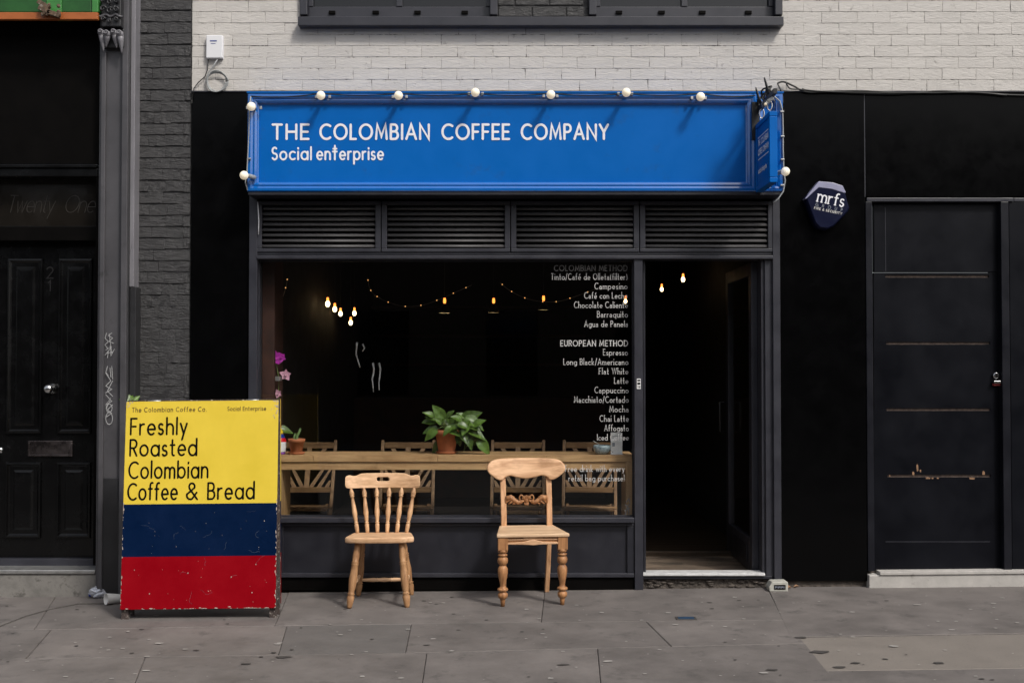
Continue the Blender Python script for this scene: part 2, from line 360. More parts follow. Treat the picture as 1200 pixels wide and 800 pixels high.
M['bowl'] = mat('blue_grey_patterned_glaze', (.34,.42,.45), rough=.25, bump=0, var=.3, scale=40, dirt=(.05,.09,.13), dirt_amt=.7, dirt_scale=60, dirt_lo=.52)
M['card'] = mat('white_card', (.82,.81,.80), rough=.6, bump=0, var=.06, scale=30)
M['grey_print'] = mat('grey_print', (.20,.22,.26), rough=.6, bump=0)
M['petal'] = mat('magenta_petal', (.42,.03,.36), rough=.5, var=.4, scale=80, bump=.1)
M['petal_pale'] = mat('pale_pink_petal', (.60,.32,.42), rough=.5, var=.3, scale=80, bump=.1)
M['pavement'] = mat('paving_stone', (.138,.123,.115), rough=.80, var=.34, scale=2.2, bump=.45, bscale=160, rnd=.07, dirt=(.055,.05,.048), dirt_amt=.55, dirt_scale=5, dirt_lo=.55)
M['pavement_pale'] = mat('speckled_pale_paving_stone', (.185,.163,.143), rough=.85, var=.12, scale=4, bump=.8, bscale=220, rnd=.05, dirt=(.06,.055,.05), dirt_amt=.8, dirt_scale=75, dirt_lo=.60)
M['pavement_rough'] = mat('rough_paving_stone', (.118,.108,.102), rough=.85, var=.14, scale=5, bump=.9, bscale=200, dirt=(.30,.28,.26), dirt_amt=.7, dirt_scale=90, dirt_lo=.66)
M['joint'] = mat('dirty_joint', (.070,.063,.059), rough=.95, var=.4, scale=40, bump=.5)
M['gum'] = mat('flattened_gum', (.052,.046,.043), rough=.85, bump=.2); M['fleck'] = mat('pale_fleck', (.34,.32,.30), rough=.85, bump=.2)
M['asphalt'] = mat('asphalt', (.05,.05,.05), rough=.9, var=.2, bump=.8, bscale=200)
M['rubble'] = mat('crumbling_concrete', (.075,.062,.052), rough=.95, var=.6, scale=25, bump=.9, bscale=60, bdist=.01)
M['cable_black'] = mat('black_cable', (.008,.008,.008), rough=.5, bump=0); M['cable_grey'] = mat('grey_cable', (.30,.31,.31), rough=.5, bump=0, var=.1)
M['plastic'] = mat('white_plastic', (.72,.72,.74), rough=.4, bump=0, var=.03); M['cream'] = mat('cream_plastic', (.42,.415,.37), rough=.5, bump=.1, var=.15, scale=30)
M['bulb'] = mat('opal_bulb', (.80,.76,.66), rough=.35, bump=0, var=.02, spec=.5, emit=(1,.80,.50), estr=.28)
M['clear_bulb'] = glassy('clear_bulb_glass', (.92,.9,.86), 1.7, .05)
M['black_iron'] = mat('black_bracket_iron', (.006,.006,.006), rough=.45, bump=.1)
M['lamp_white'] = emitter('warm_filament_glow', (1,.74,.38), 6); M['lamp_orange'] = emitter('orange_filament_glow', (1,.26,.04), 2.6)
M['fairy'] = emitter('tiny_amber_light', (1,.50,.16), .9)
M['shade'] = mat('dark_lamp_shade', (.02,.02,.02), rough=.4, bump=0); M['enamel'] = mat('white_enamel', (.7,.68,.6), rough=.4, bump=0)
M['alarm_navy'] = mat('navy_alarm_cover', (.0045,.0065,.026), rough=.35, bump=.02, var=.06, spec=.15)
M['alarm_white'] = mat('lilac_white_alarm_case', (.30,.30,.42), rough=.4, bump=.02)
M['raw_groove'] = mat('bare_timber_groove', (.15,.11,.09), rough=.85, var=.6, scale=40, bump=.5, dirt=(.30,.22,.16), dirt_amt=.7, dirt_scale=30, dirt_lo=.60)
M['raw_wood'] = mat('splintered_bare_timber', (.26,.15,.085), rough=.9, var=.3, scale=60, bump=.4)
M['graffiti'] = mat('grey_marker', (.36,.36,.36), rough=.6, bump=0, var=.3, scale=60)
M['red_plastic'] = mat('red_plastic', (.25,.03,.03), rough=.5, bump=0)
M['blue_tile'] = mat('blue_enamel_tile', (.02,.05,.10), rough=.5, bump=.1, var=.3, scale=60)
M['foil'] = mat('crumpled_clear_film', (.55,.57,.63), rough=.15, var=.4, scale=40, bump=0, metal=.4)
M['paper_cup'] = mat('paper_cup', (.72,.71,.69), rough=.7, bump=0, var=.05)
M['brown_brick'] = mat('brown_london_brick', (.075,.055,.042), rough=.8, var=.35, scale=3, bump=.4)

for q in ('pavement', 'pavement_pale', 'pavement_rough'):      # gritty stone: grain down to the millimetre
    for n_ in M[q].node_tree.nodes:
        if n_.type == 'TEX_NOISE' and n_.inputs['Scale'].default_value < 6: n_.inputs['Detail'].default_value = 14; n_.inputs['Roughness'].default_value = .74
# ------------------------------------------------------------------ stroke lettering
def arc(cx, cy, rx, ry, a0, a1, n=12):
    return [(cx+rx*math.cos(R(a0+(a1-a0)*i/n)), cy+ry*math.sin(R(a0+(a1-a0)*i/n))) for i in range(n+1)]
X = .66; r = .33
GL = {
'A': (.80, [[(0,0),(.4,1),(.8,0)], [(.14,.33),(.66,.33)]]),
'B': (.58, [[(0,0),(0,1)], [(0,1),(.28,1)]+arc(.28,.76,.24,.24,90,-90)+[(0,.52)], [(0,.52),(.31,.52)]+arc(.31,.26,.27,.26,90,-90)+[(0,0)]]),
'C': (.82, [arc(.5,.5,.5,.5,52,308,20)]),
'D': (.74, [[(0,0),(0,1)], [(0,1),(.24,1)]+arc(.24,.5,.5,.5,90,-90,16)+[(0,0)]]),
'E': (.50, [[(.5,1),(0,1),(0,0),(.5,0)], [(0,.5),(.44,.5)]]),
'F': (.48, [[(.48,1),(0,1),(0,0)], [(0,.5),(.42,.5)]]),
'G': (.90, [arc(.5,.5,.5,.5,50,350,20)+[(.55,.42)]]),
'H': (.66, [[(0,0),(0,1)], [(.66,0),(.66,1)], [(0,.5),(.66,.5)]]),
'I': (.02, [[(.01,0),(.01,1)]]),
'L': (.42, [[(0,1),(0,0),(.42,0)]]),
'M': (.88, [[(0,0),(.10,1),(.44,.18),(.78,1),(.88,0)]]),
'N': (.72, [[(0,0),(0,1),(.72,0),(.72,1)]]),
'O': (1.0, [arc(.5,.5,.5,.5,90,450,26)]),
'P': (.54, [[(0,0),(0,1)], [(0,1),(.28,1)]+arc(.28,.74,.26,.26,90,-90)+[(0,.48)]]),
'R': (.56, [[(0,0),(0,1)], [(0,1),(.28,1)]+arc(.28,.74,.26,.26,90,-90)+[(0,.48)], [(.26,.48),(.56,0)]]),
'S': (.50, [arc(.25,.75,.23,.25,40,270,12)+arc(.25,.25,.25,.25,90,-150,12)[1:]]),
'T': (.62, [[(0,1),(.62,1)], [(.31,1),(.31,0)]]),
'U': (.64, [[(0,1),(0,.32)]+arc(.32,.32,.32,.32,180,360)+[(.64,1)]]),
'W': (1.1, [[(0,1),(.28,0),(.55,1),(.82,0),(1.1,1)]]),
'Y': (.72, [[(0,1),(.36,.48),(.72,1)], [(.36,.48),(.36,0)]]),
'a': (.66, [arc(.33,.33,.33,.33,0,360,20), [(.66,X),(.66,0)]]),
'b': (.66, [[(0,1.05),(0,0)], arc(.33,.33,.33,.33,180,540,20)]),
'c': (.54, [arc(.33,.33,.33,.33,50,310,14)]),
'd': (.66, [[(.66,1.05),(.66,0)], arc(.33,.33,.33,.33,0,360,20)]),
'e': (.62, [[(.0,.33),(.62,.33)], arc(.32,.33,.30,.33,0,310,16)]),
'f': (.36, [arc(.32,.84,.18,.20,70,180,8)+[(.14,0)], [(0,X),(.32,X)]]),
'g': (.66, [arc(.33,.33,.33,.33,0,360,20), [(.66,X),(.66,0)]+arc(.35,-.04,.31,.28,0,-140,8)]),
'h': (.54, [[(0,1.05),(0,0)], [(0,.38)]+arc(.27,.39,.27,.27,180,0,10)+[(.54,0)]]),
'i': (.02, [[(.01,X),(.01,0)], [(.01,.90),(.01,.96)]]),
'k': (.50, [[(0,1.05),(0,0)], [(.46,X),(.02,.28),(.50,0)]]),
'l': (.02, [[(.01,1.05),(.01,0)]]),
'm': (.90, [[(0,X),(0,0)], [(0,.40)]+arc(.225,.43,.225,.23,180,0,8)+[(.45,0)], [(.45,.40)]+arc(.675,.43,.225,.23,180,0,8)+[(.90,0)]]),
'n': (.54, [[(0,X),(0,0)], [(0,.38)]+arc(.27,.39,.27,.27,180,0,10)+[(.54,0)]]),
'o': (.66, [arc(.33,.33,.33,.33,90,450,20)]),
'p': (.66, [[(0,X),(0,-.36)], arc(.33,.33,.33,.33,180,540,20)]),
'q': (.66, [[(.66,X),(.66,-.36)], arc(.33,.33,.33,.33,0,360,20)]),
'r': (.34, [[(0,X),(0,0)], [(0,.36)]+arc(.28,.38,.28,.28,180,80,7)]),
's': (.38, [arc(.19,.49,.17,.17,40,270,9)+arc(.19,.165,.19,.165,90,-150,9)[1:]]),
't': (.36, [[(.15,.98),(.15,.14)]+arc(.29,.14,.14,.14,180,280,5), [(0,X),(.34,X)]]),
'u': (.54, [[(0,X),(0,.27)]+arc(.27,.27,.27,.27,180,360,10), [(.54,X),(.54,0)]]),
'v': (.52, [[(0,X),(.26,0),(.52,X)]]),
'w': (.78, [[(0,X),(.2,0),(.39,X),(.58,0),(.78,X)]]),
'x': (.48, [[(0,X),(.48,0)], [(.48,X),(0,0)]]),
'y': (.52, [[(0,X),(.27,.02)], [(.52,X),(.14,-.36)]]),
'&': (.74, [[(.74,0),(.20,.66)]+arc(.36,.80,.19,.20,205,-30,10), [(.52,.70),(.06,.34)]+arc(.27,.25,.25,.25,165,300,8)+[(.70,.42)]]),
'/': (.34, [[(0,-.12),(.34,1.05)]]),
'(': (.22, [arc(.45,.42,.42,.68,130,230,8)]),
')': (.22, [arc(-.23,.42,.42,.68,50,-50,8)]),
'!': (.02, [[(.01,1.05),(.01,.28)], [(.01,0),(.01,.06)]]),
'.': (.02, [[(.01,0),(.01,.04)]]),
'1': (.20, [[(0,.8),(.16,1),(.16,0)]]),
'2': (.52, [arc(.26,.74,.26,.26,165,-35,10)+[(0,0),(.54,0)]]),
}
GSER = {'a': (.50, [arc(.24,.46,.20,.20,160,0,8)+[(.44,0)], [(.44,.40)]+arc(.22,.20,.22,.20,90,300,12)+[(.44,.12)]])}
GL['é'] = (GL['e'][0], GL['e'][1] + [[(.26,.80),(.44,.98)]])
GL['ŧ'] = (.46, [[(.22,1.16),(.22,0)], [(.04,.90),(.40,.90)], [(0,X),(.44,X)]])    # the sign writer's tall double-barred t

def ribbon(mb, pts, w, f, cap=True):
    """mitred flat stroke; f maps (u,v) to a 3D point"""
    P = [Vector(p) for p in pts]
    Q = [P[0]]
    for p in P[1:]:
        if (p-Q[-1]).length > 1e-5: Q.append(p)
    P = Q; n = len(P)
    if n < 2: return
    closed = (P[0]-P[-1]).length < 1e-4 and n > 3
    L_, R_ = [], []
    for i in range(n):
        if closed and i in (0, n-1): d0 = (P[-1]-P[-2]).normalized(); d1 = (P[1]-P[0]).normalized()
        else:
            d0 = (P[i]-P[i-1]).normalized() if i > 0 else (P[1]-P[0]).normalized()
            d1 = (P[i+1]-P[i]).normalized() if i < n-1 else d0
        t = d0 + d1
        if t.length < .05: t = d0.copy()
        t.normalize(); nn = Vector((-t.y, t.x)); k = 1/max(.38, abs(nn.dot(Vector((-d0.y, d0.x)))))
        L_.append(P[i]+nn*(w/2*k)); R_.append(P[i]-nn*(w/2*k))
    b = len(mb.v)
    for a, c in zip(L_, R_): mb.v.append(f(a.x, a.y)); mb.v.append(f(c.x, c.y))
    for i in range(n-1): mb.face([b+2*i, b+2*i+1, b+2*i+3, b+2*i+2])
    if cap and not closed:
        for e, sgn in ((0, -1), (n-1, 1)):
            d = (P[1]-P[0]).normalized() if e == 0 else (P[-1]-P[-2]).normalized()
            d = d*sgn; nn = Vector((-d.y, d.x)); b2 = len(mb.v)
            for k in range(5):
                g = math.pi*k/4; q = P[e] + nn*(math.cos(g)*w/2) + d*(math.sin(g)*w/2); mb.v.append(f(q.x, q.y))
            mb.face([b2+k for k in range(5)])
def text_strokes(s, serif=False, gap=.20, space=.55, shear=0, mono=None, xs=1.0, jit=0):
    out = []; x = 0
    for ch in s:
        if ch == ' ': x += space; continue
        w, strokes = GSER.get(ch, GL[ch]) if serif else GL[ch]; w *= xs
        jy = random.uniform(-jit, jit)
        for st in strokes:
            if serif == 2 and not ch.isupper(): st = [(p[0], p[1]*.76 if p[1] <= X else X*.76+(p[1]-X)*(1.05-X*.76)/.39) for p in st]
            pts = [(x+p[0]*xs, p[1]+jy) for p in st]
            out.append((pts, 1.0))
            if serif and len(st) >= 2:
                for (e, q) in ((st[0], st[1]), (st[-1], st[-2])):
                    dx, dy = abs(e[0]-q[0]), abs(e[1]-q[1])
                    if dy > dx*1.2 and dy > .12 and (abs(e[1]) < .02 or abs(e[1]-X*(.76 if serif == 2 else 1)) < .02 or e[1] > .97 or e[1] < -.3):
                        ex = x+e[0]*xs; out.append(([(ex-.11, e[1]), (ex+.11, e[1])], .5))
        x += w + gap
    x -= gap
    if shear: out = [([(p[0]+shear*p[1], p[1]) for p in st], k) for st, k in out]
    return out, x
def put_text(mb, s, x0, x1, z, cap, sw, f, **k):
    """write s from x0 to x1 on baseline z; sw stroke width in metres; f(x,z,lift)->3D"""
    st, w = text_strokes(s, **k); sx = (x1-x0)/w
    for i, (pts, kk) in enumerate(st):
        lift = .0002*(i % 7)
        ribbon(mb, [(x0+p[0]*sx, z+p[1]*cap) for p in pts], sw*kk, lambda a, c, l=lift: f(a, c, l))
def ptext(name, lines, y, material, parent, stroke, **k):
    """lines: (text, px0, px1, baseline py, cap height px) lettered on the plane y of the facade"""
    mb = MB(); sc = (y-CY)/F
    for (s, a, b, py, cap) in lines:
        x0, z = W(a, py, y); x1, _ = W(b, py, y)
        put_text(mb, s, x0, x1, z, cap*sc, stroke*sc, lambda u, v, l: (u, y-l, v), **k)
    return build(name, mb, material, parent)

# ------------------------------------------------------------------ ground
pav = MB()
pav.v = [(-30,-4.2,-.3-.022),(30,-4.2,.3-.022),(30,8,.3-.022),(-30,8,-.3-.022)]; pav.face([0,1,2,3])
# kerb side of the pavement
pav.v += [(-30,-4.2,-.3-.14),(30,-4.2,.3-.14)]; pav.face([4,5,1,0])
pavement = build('pavement', pav, M['joint'], kind='structure')
road = MB(); road.v = [(-60,-30,-.6-.13),(60,-30,.6-.13),(60,-4.19,.6-.13),(-60,-4.19,-.6-.13)]; road.face([0,1,2,3])
build('road', road, M['asphalt'], kind='structure')
def slab(corners, m, top=None, gap=.0013):
    """one paving slab from its four survey points (front-left, front-right, back-right, back-left)"""
    c = [Vector(p) for p in corners]; cen = sum(c, Vector((0,0)))/4
    mb = MB(); h = random.uniform(-.0012, .0012) if top is None else top
    tl = (random.uniform(-.0012,.0012), random.uniform(-.0012,.0012))
    rings = []
    for (ins, dz) in ((gap, -.02), (gap, -.004), (gap+.004, 0)):
        ring = []
        for i, p in enumerate(c):
            a = (c[(i+1)%4]-p).normalized(); b_ = (c[i-1]-p).normalized()
            s = a.cross(b_) if False else abs(a.x*b_.y-a.y*b_.x)
            q = p + (a+b_)*(ins/max(s,.3)); e = (q-cen)
            ring.append((q.x-cen.x, q.y-cen.y, gz(q.x)-gz(cen.x)+dz+h+e.x*tl[0]+e.y*tl[1]))
        rings.append(ring)
    for rg in rings: mb.v += rg
    for k in range(2):
        for i in range(4): j = (i+1)%4; mb.face([4*k+i, 4*k+j, 4*k+4+j, 4*k+4+i])
    mb.face([8,9,10,11])
    o = put('paving_slab', mb.mesh('paving_slab', m), pavement, loc=(cen.x, cen.y, gz(cen.x))); return o
def rowline(pts):
    def f(x):
        for (a, b) in zip(pts, pts[1:]):
            if x <= b[0] or b is pts[-1]: return a[1]+(b[1]-a[1])*(x-a[0])/(b[0]-a[0])
    return f
r0 = rowline([(-400,676),(1600,676)]); r1 = rowline([(-400,744),(400,731.5),(885,726),(1600,720)])
r2 = rowline([(-400,776),(130,770),(480,764.5),(785,757),(920,754)]); r3 = rowline([(-400,822),(500,818),(925,812),(1600,800)])
r4 = rowline([(-400,884),(1600,872)]); r5 = rowline([(-400,985),(1600,970)]); r6 = rowline([(-400,1080),(1600,1075)])
S = M['pavement']
def row(top, bot, splits, mats=None):
    for i in range(len(splits)-1):
        (tl, bl), (tr, br) = splits[i], splits[i+1]
        m = (mats or {}).get(i, S)
        slab([G(bl, bot(bl)), G(br, bot(br)), G(tr, top(tr)), G(tl, top(tl))], m)
row(r0, r1, [(-420,-440),(-160,-175),(80,40),(345,322),(640,634),(893,918)])
row(r1, r2, [(-440,-460),(-210,-230),(60,30),(336,326),(482,475),(757,787),(918,944)], {3: M['pavement_rough']})
row(r2, r3, [(-460,-480),(-150,-175),(170,150),(500,492),(700,705),(944,990)])
slab([G(944,757),G(1640,746),G(1600,690),G(893,676)][0:4] if False else [G(925,745.5),G(1640,734),G(1600,676),G(894,676)], S)
slab([G(990,r3(990)),G(1700,r3(1650)),G(1660,776),G(926,786)], S)
slab([G(926,786),G(1660,776),G(1640,735),G(886,747)], M['pavement_pale'])
row(r3, r4, [(-480,-540),(-200,-230),(90,60),(420,410),(760,772),(1100,1130),(1500,1560)])
row(r4, r5, [(-540,-600),(-60,-90),(300,290),(640,650),(1000,1030),(1560,1620)])
row(r5, r6, [(-600,-660),(100,80),(560,560),(900,930),(1620,1700)])
# gum spots, chips and flecks trodden into the slabs
def speck(mb, x, y, rx, ry, h=.0012):
    b = len(mb.v); n = 9; a0 = random.random()*6
    for k in range(n):
        g = 2*math.pi*k/n; q = random.uniform(.7,1.2); px_, py_ = x+rx*q*math.cos(g+a0), y+ry*q*math.sin(g+a0)
        mb.v.append((px_, py_, gz(px_)+.0022+h))
    mb.face([b+k for k in range(n)])
gm, fl = MB(), MB()
for k in range(70):
    x, y = random.uniform(-3.6,3.6), random.uniform(-2.6,-.1); q = random.uniform(.004,.0125); speck(gm, x, y, q*1.25, q)
for (px_, py_, q) in ((961,764,.055),(832,706,.02),(939,747,.035),(905,785,.03),(1100,777,.03),(985,782,.035),(1002,777,.03),(332,770,.045),(230,762,.02),(288,778,.03),(500,756,.02),(660,779,.03)):
    x, y = G(px_, py_); speck(gm, x, y, q, q*.55, .0018)
for k in range(260):
    x, y = random.uniform(-3.6,3.6), random.uniform(-2.6,-.05); q = abs(random.gauss(0,.005))+.002; speck(fl, x, y, q*1.6, q, .0024)
for (px_, py_) in ((617,714),(529,763),(705,718),(645,795),(861,700),(150,740)):
    x, y = G(px_, py_); speck(fl, x, y, .014, .012, .0024)
build('flattened_gum', gm, M['gum'], pavement, kind='stuff'); build('pale_fleck', fl, M['fleck'], pavement, kind='stuff')
cr = MB()
pts = [G(a, b) for a, b in ((-6,736),(30,722),(62,713),(92,707.5),(140,707),(190,706))]
cr.tube([(x, y, gz(x)+.002) for x, y in pts], .004, 5)
build('pavement_crack', cr, M['joint'], pavement)
x, y = G(804, 724.5)
mk = thing('pavement_marker', 'small blue and grey rectangular tile set in the pavement left of the pale slab', 'marker', (x, y, gz(x)))
mb = MB().box(-.060,.060,-.038,.038,-.01,.0045); build('rim', mb, M['gum'], mk, world=False, bevel=.002)
mb = MB().box(-.046,.046,-.026,.026,-.005,.0062); build('tile', mb, M['blue_tile'], mk, world=False)

# ------------------------------------------------------------------ white brick building above the shop
def brick_mesh(name, L, H, D, seed, amp, m, nx=6, nz=4, soft=.004, ar=.0035):
    rd = random.Random(seed); mb = MB(); idx = {}
    for j in range(nz+1):
        for i in range(nx+1):
            x = (-L/2, -L/2+ar)[i] if i < 2 else ((L/2-ar, L/2)[i-nx+1] if i > nx-2 else -L/2+L*(i-.6)/(nx-1.2)); z = (-H/2, -H/2+ar)[j] if j < 2 else ((H/2-ar, H/2)[j-nz+1] if j > nz-2 else 0)
            edge = i in (0,nx) or j in (0,nz)
            yy = rd.uniform(-amp, amp)*(.6 if edge else 1) + amp*noise.noise(Vector((x*14+seed*3.1, z*22, seed)))
            if edge:
                yy += soft*rd.uniform(.7,1.3); x += rd.uniform(-1,1)*amp*(1 if i in (0,nx) else 0); z += rd.uniform(-1,1)*amp*.8
                if (i in (0,nx)) and (j in (0,nz)): x -= math.copysign(.0015, x); z -= math.copysign(.001, z); yy += soft*.4
            idx[i,j] = len(mb.v); mb.v.append((x, yy, z))
    for j in range(nz):
        for i in range(nx): mb.face([idx[i,j], idx[i+1,j], idx[i+1,j+1], idx[i,j+1]], False)
    loop = [(i,0) for i in range(nx+1)]+[(nx,j) for j in range(1,nz+1)]+[(i,nz) for i in range(nx-1,-1,-1)]+[(0,j) for j in range(nz-1,0,-1)]
    b = len(mb.v)
    for (i,j) in loop: v = mb.v[idx[i,j]]; mb.v.append((v[0]*.995, D, v[2]*.97))
    n = len(loop)
    for k in range(n):
        k2 = (k+1)%n; mb.face([idx[loop[k2]], idx[loop[k]], b+k, b+k2])
    return mb.mesh(name, m)

CH = .0766; BL = .2335
zj = W(600, 106.9)[1]                     # a bed joint just above the cladding
bld = thing('brick_building', 'white painted brick upper storey above the coffee shop, with a grey framed window', 'building', (0, .05, W(0,108)[1]))
x_l = W(225, 60)[0]
wz0, wz1 = W(600, 24)[1], 5.2; wx0, wx1 = W(352, 10)[0], W(916, 10)[0]
mb = MB(); mb.box(x_l-.0, 6.0, .0021, .3, zj-.08, wz0); mb.box(x_l, wx0, .0021, .3, wz0, 5.25); mb.box(wx1, 6.0, .0021, .3, wz0, 5.25); mb.box(wx0, wx1, .12, .3, wz0, 5.25)
build('mortar_wall', mb, M['white_mortar'], bld)
wv = [brick_mesh('brick', BL-.0042, CH-.0040, .02, s, .0006, M['white'], soft=.0007, ar=.0014) for s in range(10)]
off = W(352.8, 73)[0]
rest = MB(); nb = 0
def jt(c, k): return random.Random(c*977+k*31).uniform(-.010,.010)
for c in range(-1, 24):
    z = zj + CH*(c+.5)
    half = (c % 2) * BL/2
    k0 = int((x_l-off)/BL)-2
    for k in range(k0, k0+46):
        a = off + half + k*BL + jt(c,k); b_ = off + half + (k+1)*BL + jt(c,k+1)
        segs = [(max(a, x_l+.002), b_)]
        if z > wz0 - .01 and z < wz1:
            new = []
            for (p, q) in segs:
                if q <= wx0 or p >= wx1: new.append((p,q))
                else:
                    if p < wx0: new.append((p, wx0))
                    if q > wx1: new.append((wx1, q))
            segs = new
        for (p, q) in segs:
            if q-p < .03 or p > 5.9: continue
            cx = (p+q)/2; sc = (q-p)/BL
            if c <= 8 and cx < 3.65:
                o = put('brick', random.choice(wv), bld, loc=(cx, random.uniform(-.0012,.0012), z+random.uniform(-.001,.001)),
                        rot=(random.uniform(-.007,.007), random.uniform(-.006,.006), random.uniform(-.003,.003)), scale=(sc,1,random.choice((1,1,.99,1.01))))
                nb += 1
            else: rest.box(p+.003, q-.003, 0, .02, z-CH/2+.004, z+CH/2-.004)
build('brickwork', rest, M['white'], bld, bevel=0, kind='stuff')

# upper windows: sill, frames, dark brick between
def wx(px, py=12, y=0.0): return W(px, py, y)[0]
def wz(py, y=0.0): return W(600, py, y)[1]
win = MB().pbox(349, 19.5, 918.5, 30, -.075, .1)
build('window_sill', win, M['frame'], bld, bevel=.004)
for nm, a, b_ in (('window', 352, 583), ('window', 690, 916)):
    f = MB(); x0, x1 = wx(a), wx(b_); z0 = wz(19)+.0
    f.box(x0, x0+.05, -.03, .1, z0, wz1); f.box(x1-.05, x1, -.03, .1, z0, wz1); f.box(x0+.05, x1-.05, -.02, .1, wz1-.06, wz1)
    f.box(x0+.05, x1-.05, .035, .1, z0, z0+.075)
    w_ = build('window', f, M['frame'], bld, bevel=.004)
    xm = (x0+x1)/2
    g = MB().box(x0+.05, x1-.05, .06, .07, z0+.075, wz1-.06); build('pane', g, M['dark_pane'], w_)
    g = MB().box(xm-.02, xm+.02, .03, .09, z0+.075, wz1-.06); g.box(x0+.05, x0+.08, .03,.09, z0+.075, wz1-.06); g.box(x1-.08, x1-.05, .03,.09, z0+.075, wz1-.06)
    build('glazing_bar', g, M['frame'], w_, bevel=.003)
    for q in (.13, .37, .60, .86):
        xx = x0+.05+(x1-x0-.1)*q
        g = MB().box(xx-.022, xx+.022, .022, .034, z0+.022, z0+.044); build('trickle_vent', g, M['black_matt'], w_, bevel=.002)
dv = [brick_mesh('brick', BL-.008, CH-.010, .03, 60+s, .003, M['charcoal_brick'], soft=.005) for s in range(6)]
mb = MB().box(wx(583), wx(690), .022, .1, wz(19.5), wz1); build('pier_mortar', mb, M['charcoal_mortar'], bld)
for c in range(4):
    z = wz(19.5)+CH*(c+.5); a = wx(583)-(c%2)*BL/2
    while a < wx(690):
        p, q = max(a, wx(583)+.003), min(a+BL, wx(690)-.003)
        if q-p > .04: put('brick', random.choice(dv), bld, loc=((p+q)/2, .014, z), scale=((q-p)/BL,1,1))
        a += BL

# ------------------------------------------------------------------ charcoal brick pier
x0, x1 = W(157, 300)[0], x_l-.003
pier = thing('brick_pier', 'rough charcoal painted brick pier between the two shopfronts', 'pier', ((x0+x1)/2, .05, gz(-2.3)))
mb = MB().box(x0, x1, .006, .35, gz(-2.3)-.02, 5.2); build('mortar_core', mb, M['charcoal_mortar'], pier)
pv = [brick_mesh('brick', BL-.006, CH-.006, .03, 20+s, .0022, M['charcoal_brick'], soft=.0016, ar=.0026) for s in range(12)]
z = gz(-2.3)+.0; c = 0
while z < 4.2:
    h = CH*random.uniform(.97,1.03); zm = z+h/2
    low = 1.15 < z < 1.9
    cuts = [x0+.004]
    a = x0 + (.10 if c % 2 else .19) + random.uniform(-.03,.03)
    while a < x1-.04:
        cuts.append(a); a += random.choice((.115,.12,.225))*random.uniform(.9,1.08)
    cuts.append(x1-.004)
    for p, q in zip(cuts, cuts[1:]):
        o = put('brick', random.choice(pv), pier, loc=((p+q)/2, random.uniform(-.0025,.002)+(0 if not low else .003), zm+random.uniform(-.003,.003)),
            rot=(random.uniform(-.03,.03), random.uniform(-.015,.015), random.uniform(-.012,.012)), scale=((q-p)/BL*1.02, 1.15, h/CH*(1.08 if low else 1)))
    z += h; c += 1

# ------------------------------------------------------------------ black cladding
clad = thing('cladding', 'glossy black cladding panels around the shopfront and above the flush door', 'cladding', (2.4, 0, gz(2.4)))
ytop = wz(109)
def cpanel(px0, px1, z0, z1, y0=-.012, m='black'):
    x0, x1 = W(px0, 300)[0], W(px1, 300)[0]
    build('panel', MB().box(x0, x1, y0, .30, z0, z1), M[m], clad, bevel=.0025)
cpanel(224.5, 300.5, gz(-2)-.01, ytop)
cpanel(913, 1013.3, gz(1.8)+.045, ytop)
cpanel(1014.6, 1560, wz(231.5), ytop+.0)
cpanel(295, 919, wz(236), ytop-.03, .01)
build('panel_seam', MB().box(W(1013.2,300)[0], W(1014.7,300)[0], -.008, .05, wz(231), ytop), M['frame'], clad)
build('top_flashing', MB().box(x_l, 6.0, -.020, .02, ytop, ytop+.010), M['frame_dark'], clad, bevel=.002)
build('base_plinth', MB().box(W(913,300)[0], W(1016,300)[0], .01, .2, gz(1.8)-.01, gz(1.8)+.045), M['rubble'], clad)

# ------------------------------------------------------------------ the room behind the glass
RX0, RX1, RY0, RY1, RZ0, RZ1 = wx(299,450)-.0, wx(913,450), .10, 6.5, .085, 2.95
room = thing('coffee_shop_interior', 'dark interior of the coffee shop seen through window and doorway', 'room', (0, 3, RZ0))
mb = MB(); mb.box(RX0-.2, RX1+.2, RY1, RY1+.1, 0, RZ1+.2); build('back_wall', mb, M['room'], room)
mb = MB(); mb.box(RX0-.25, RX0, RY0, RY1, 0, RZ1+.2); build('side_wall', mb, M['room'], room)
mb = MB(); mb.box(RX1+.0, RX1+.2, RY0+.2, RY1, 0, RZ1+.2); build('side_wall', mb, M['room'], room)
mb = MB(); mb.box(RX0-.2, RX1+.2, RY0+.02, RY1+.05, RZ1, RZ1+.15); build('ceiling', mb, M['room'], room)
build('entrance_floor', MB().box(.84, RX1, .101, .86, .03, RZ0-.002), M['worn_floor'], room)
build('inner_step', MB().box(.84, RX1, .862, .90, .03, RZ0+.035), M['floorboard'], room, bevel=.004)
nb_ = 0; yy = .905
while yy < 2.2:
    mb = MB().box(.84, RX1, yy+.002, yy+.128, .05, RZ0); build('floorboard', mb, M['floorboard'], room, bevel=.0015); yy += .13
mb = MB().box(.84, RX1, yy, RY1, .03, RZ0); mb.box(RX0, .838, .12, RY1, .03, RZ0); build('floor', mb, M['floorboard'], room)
# plaster-and-brick strip just inside the left jamb
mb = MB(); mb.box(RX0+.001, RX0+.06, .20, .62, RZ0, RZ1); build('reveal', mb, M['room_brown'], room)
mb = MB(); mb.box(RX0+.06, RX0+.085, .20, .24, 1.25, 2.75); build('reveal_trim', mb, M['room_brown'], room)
mb = MB(); mb.box(RX0+.002, RX0+.11, .25, .35, wz(446,.3), wz(441,.3)); build('shelf_bracket', mb, M['steel'], room)
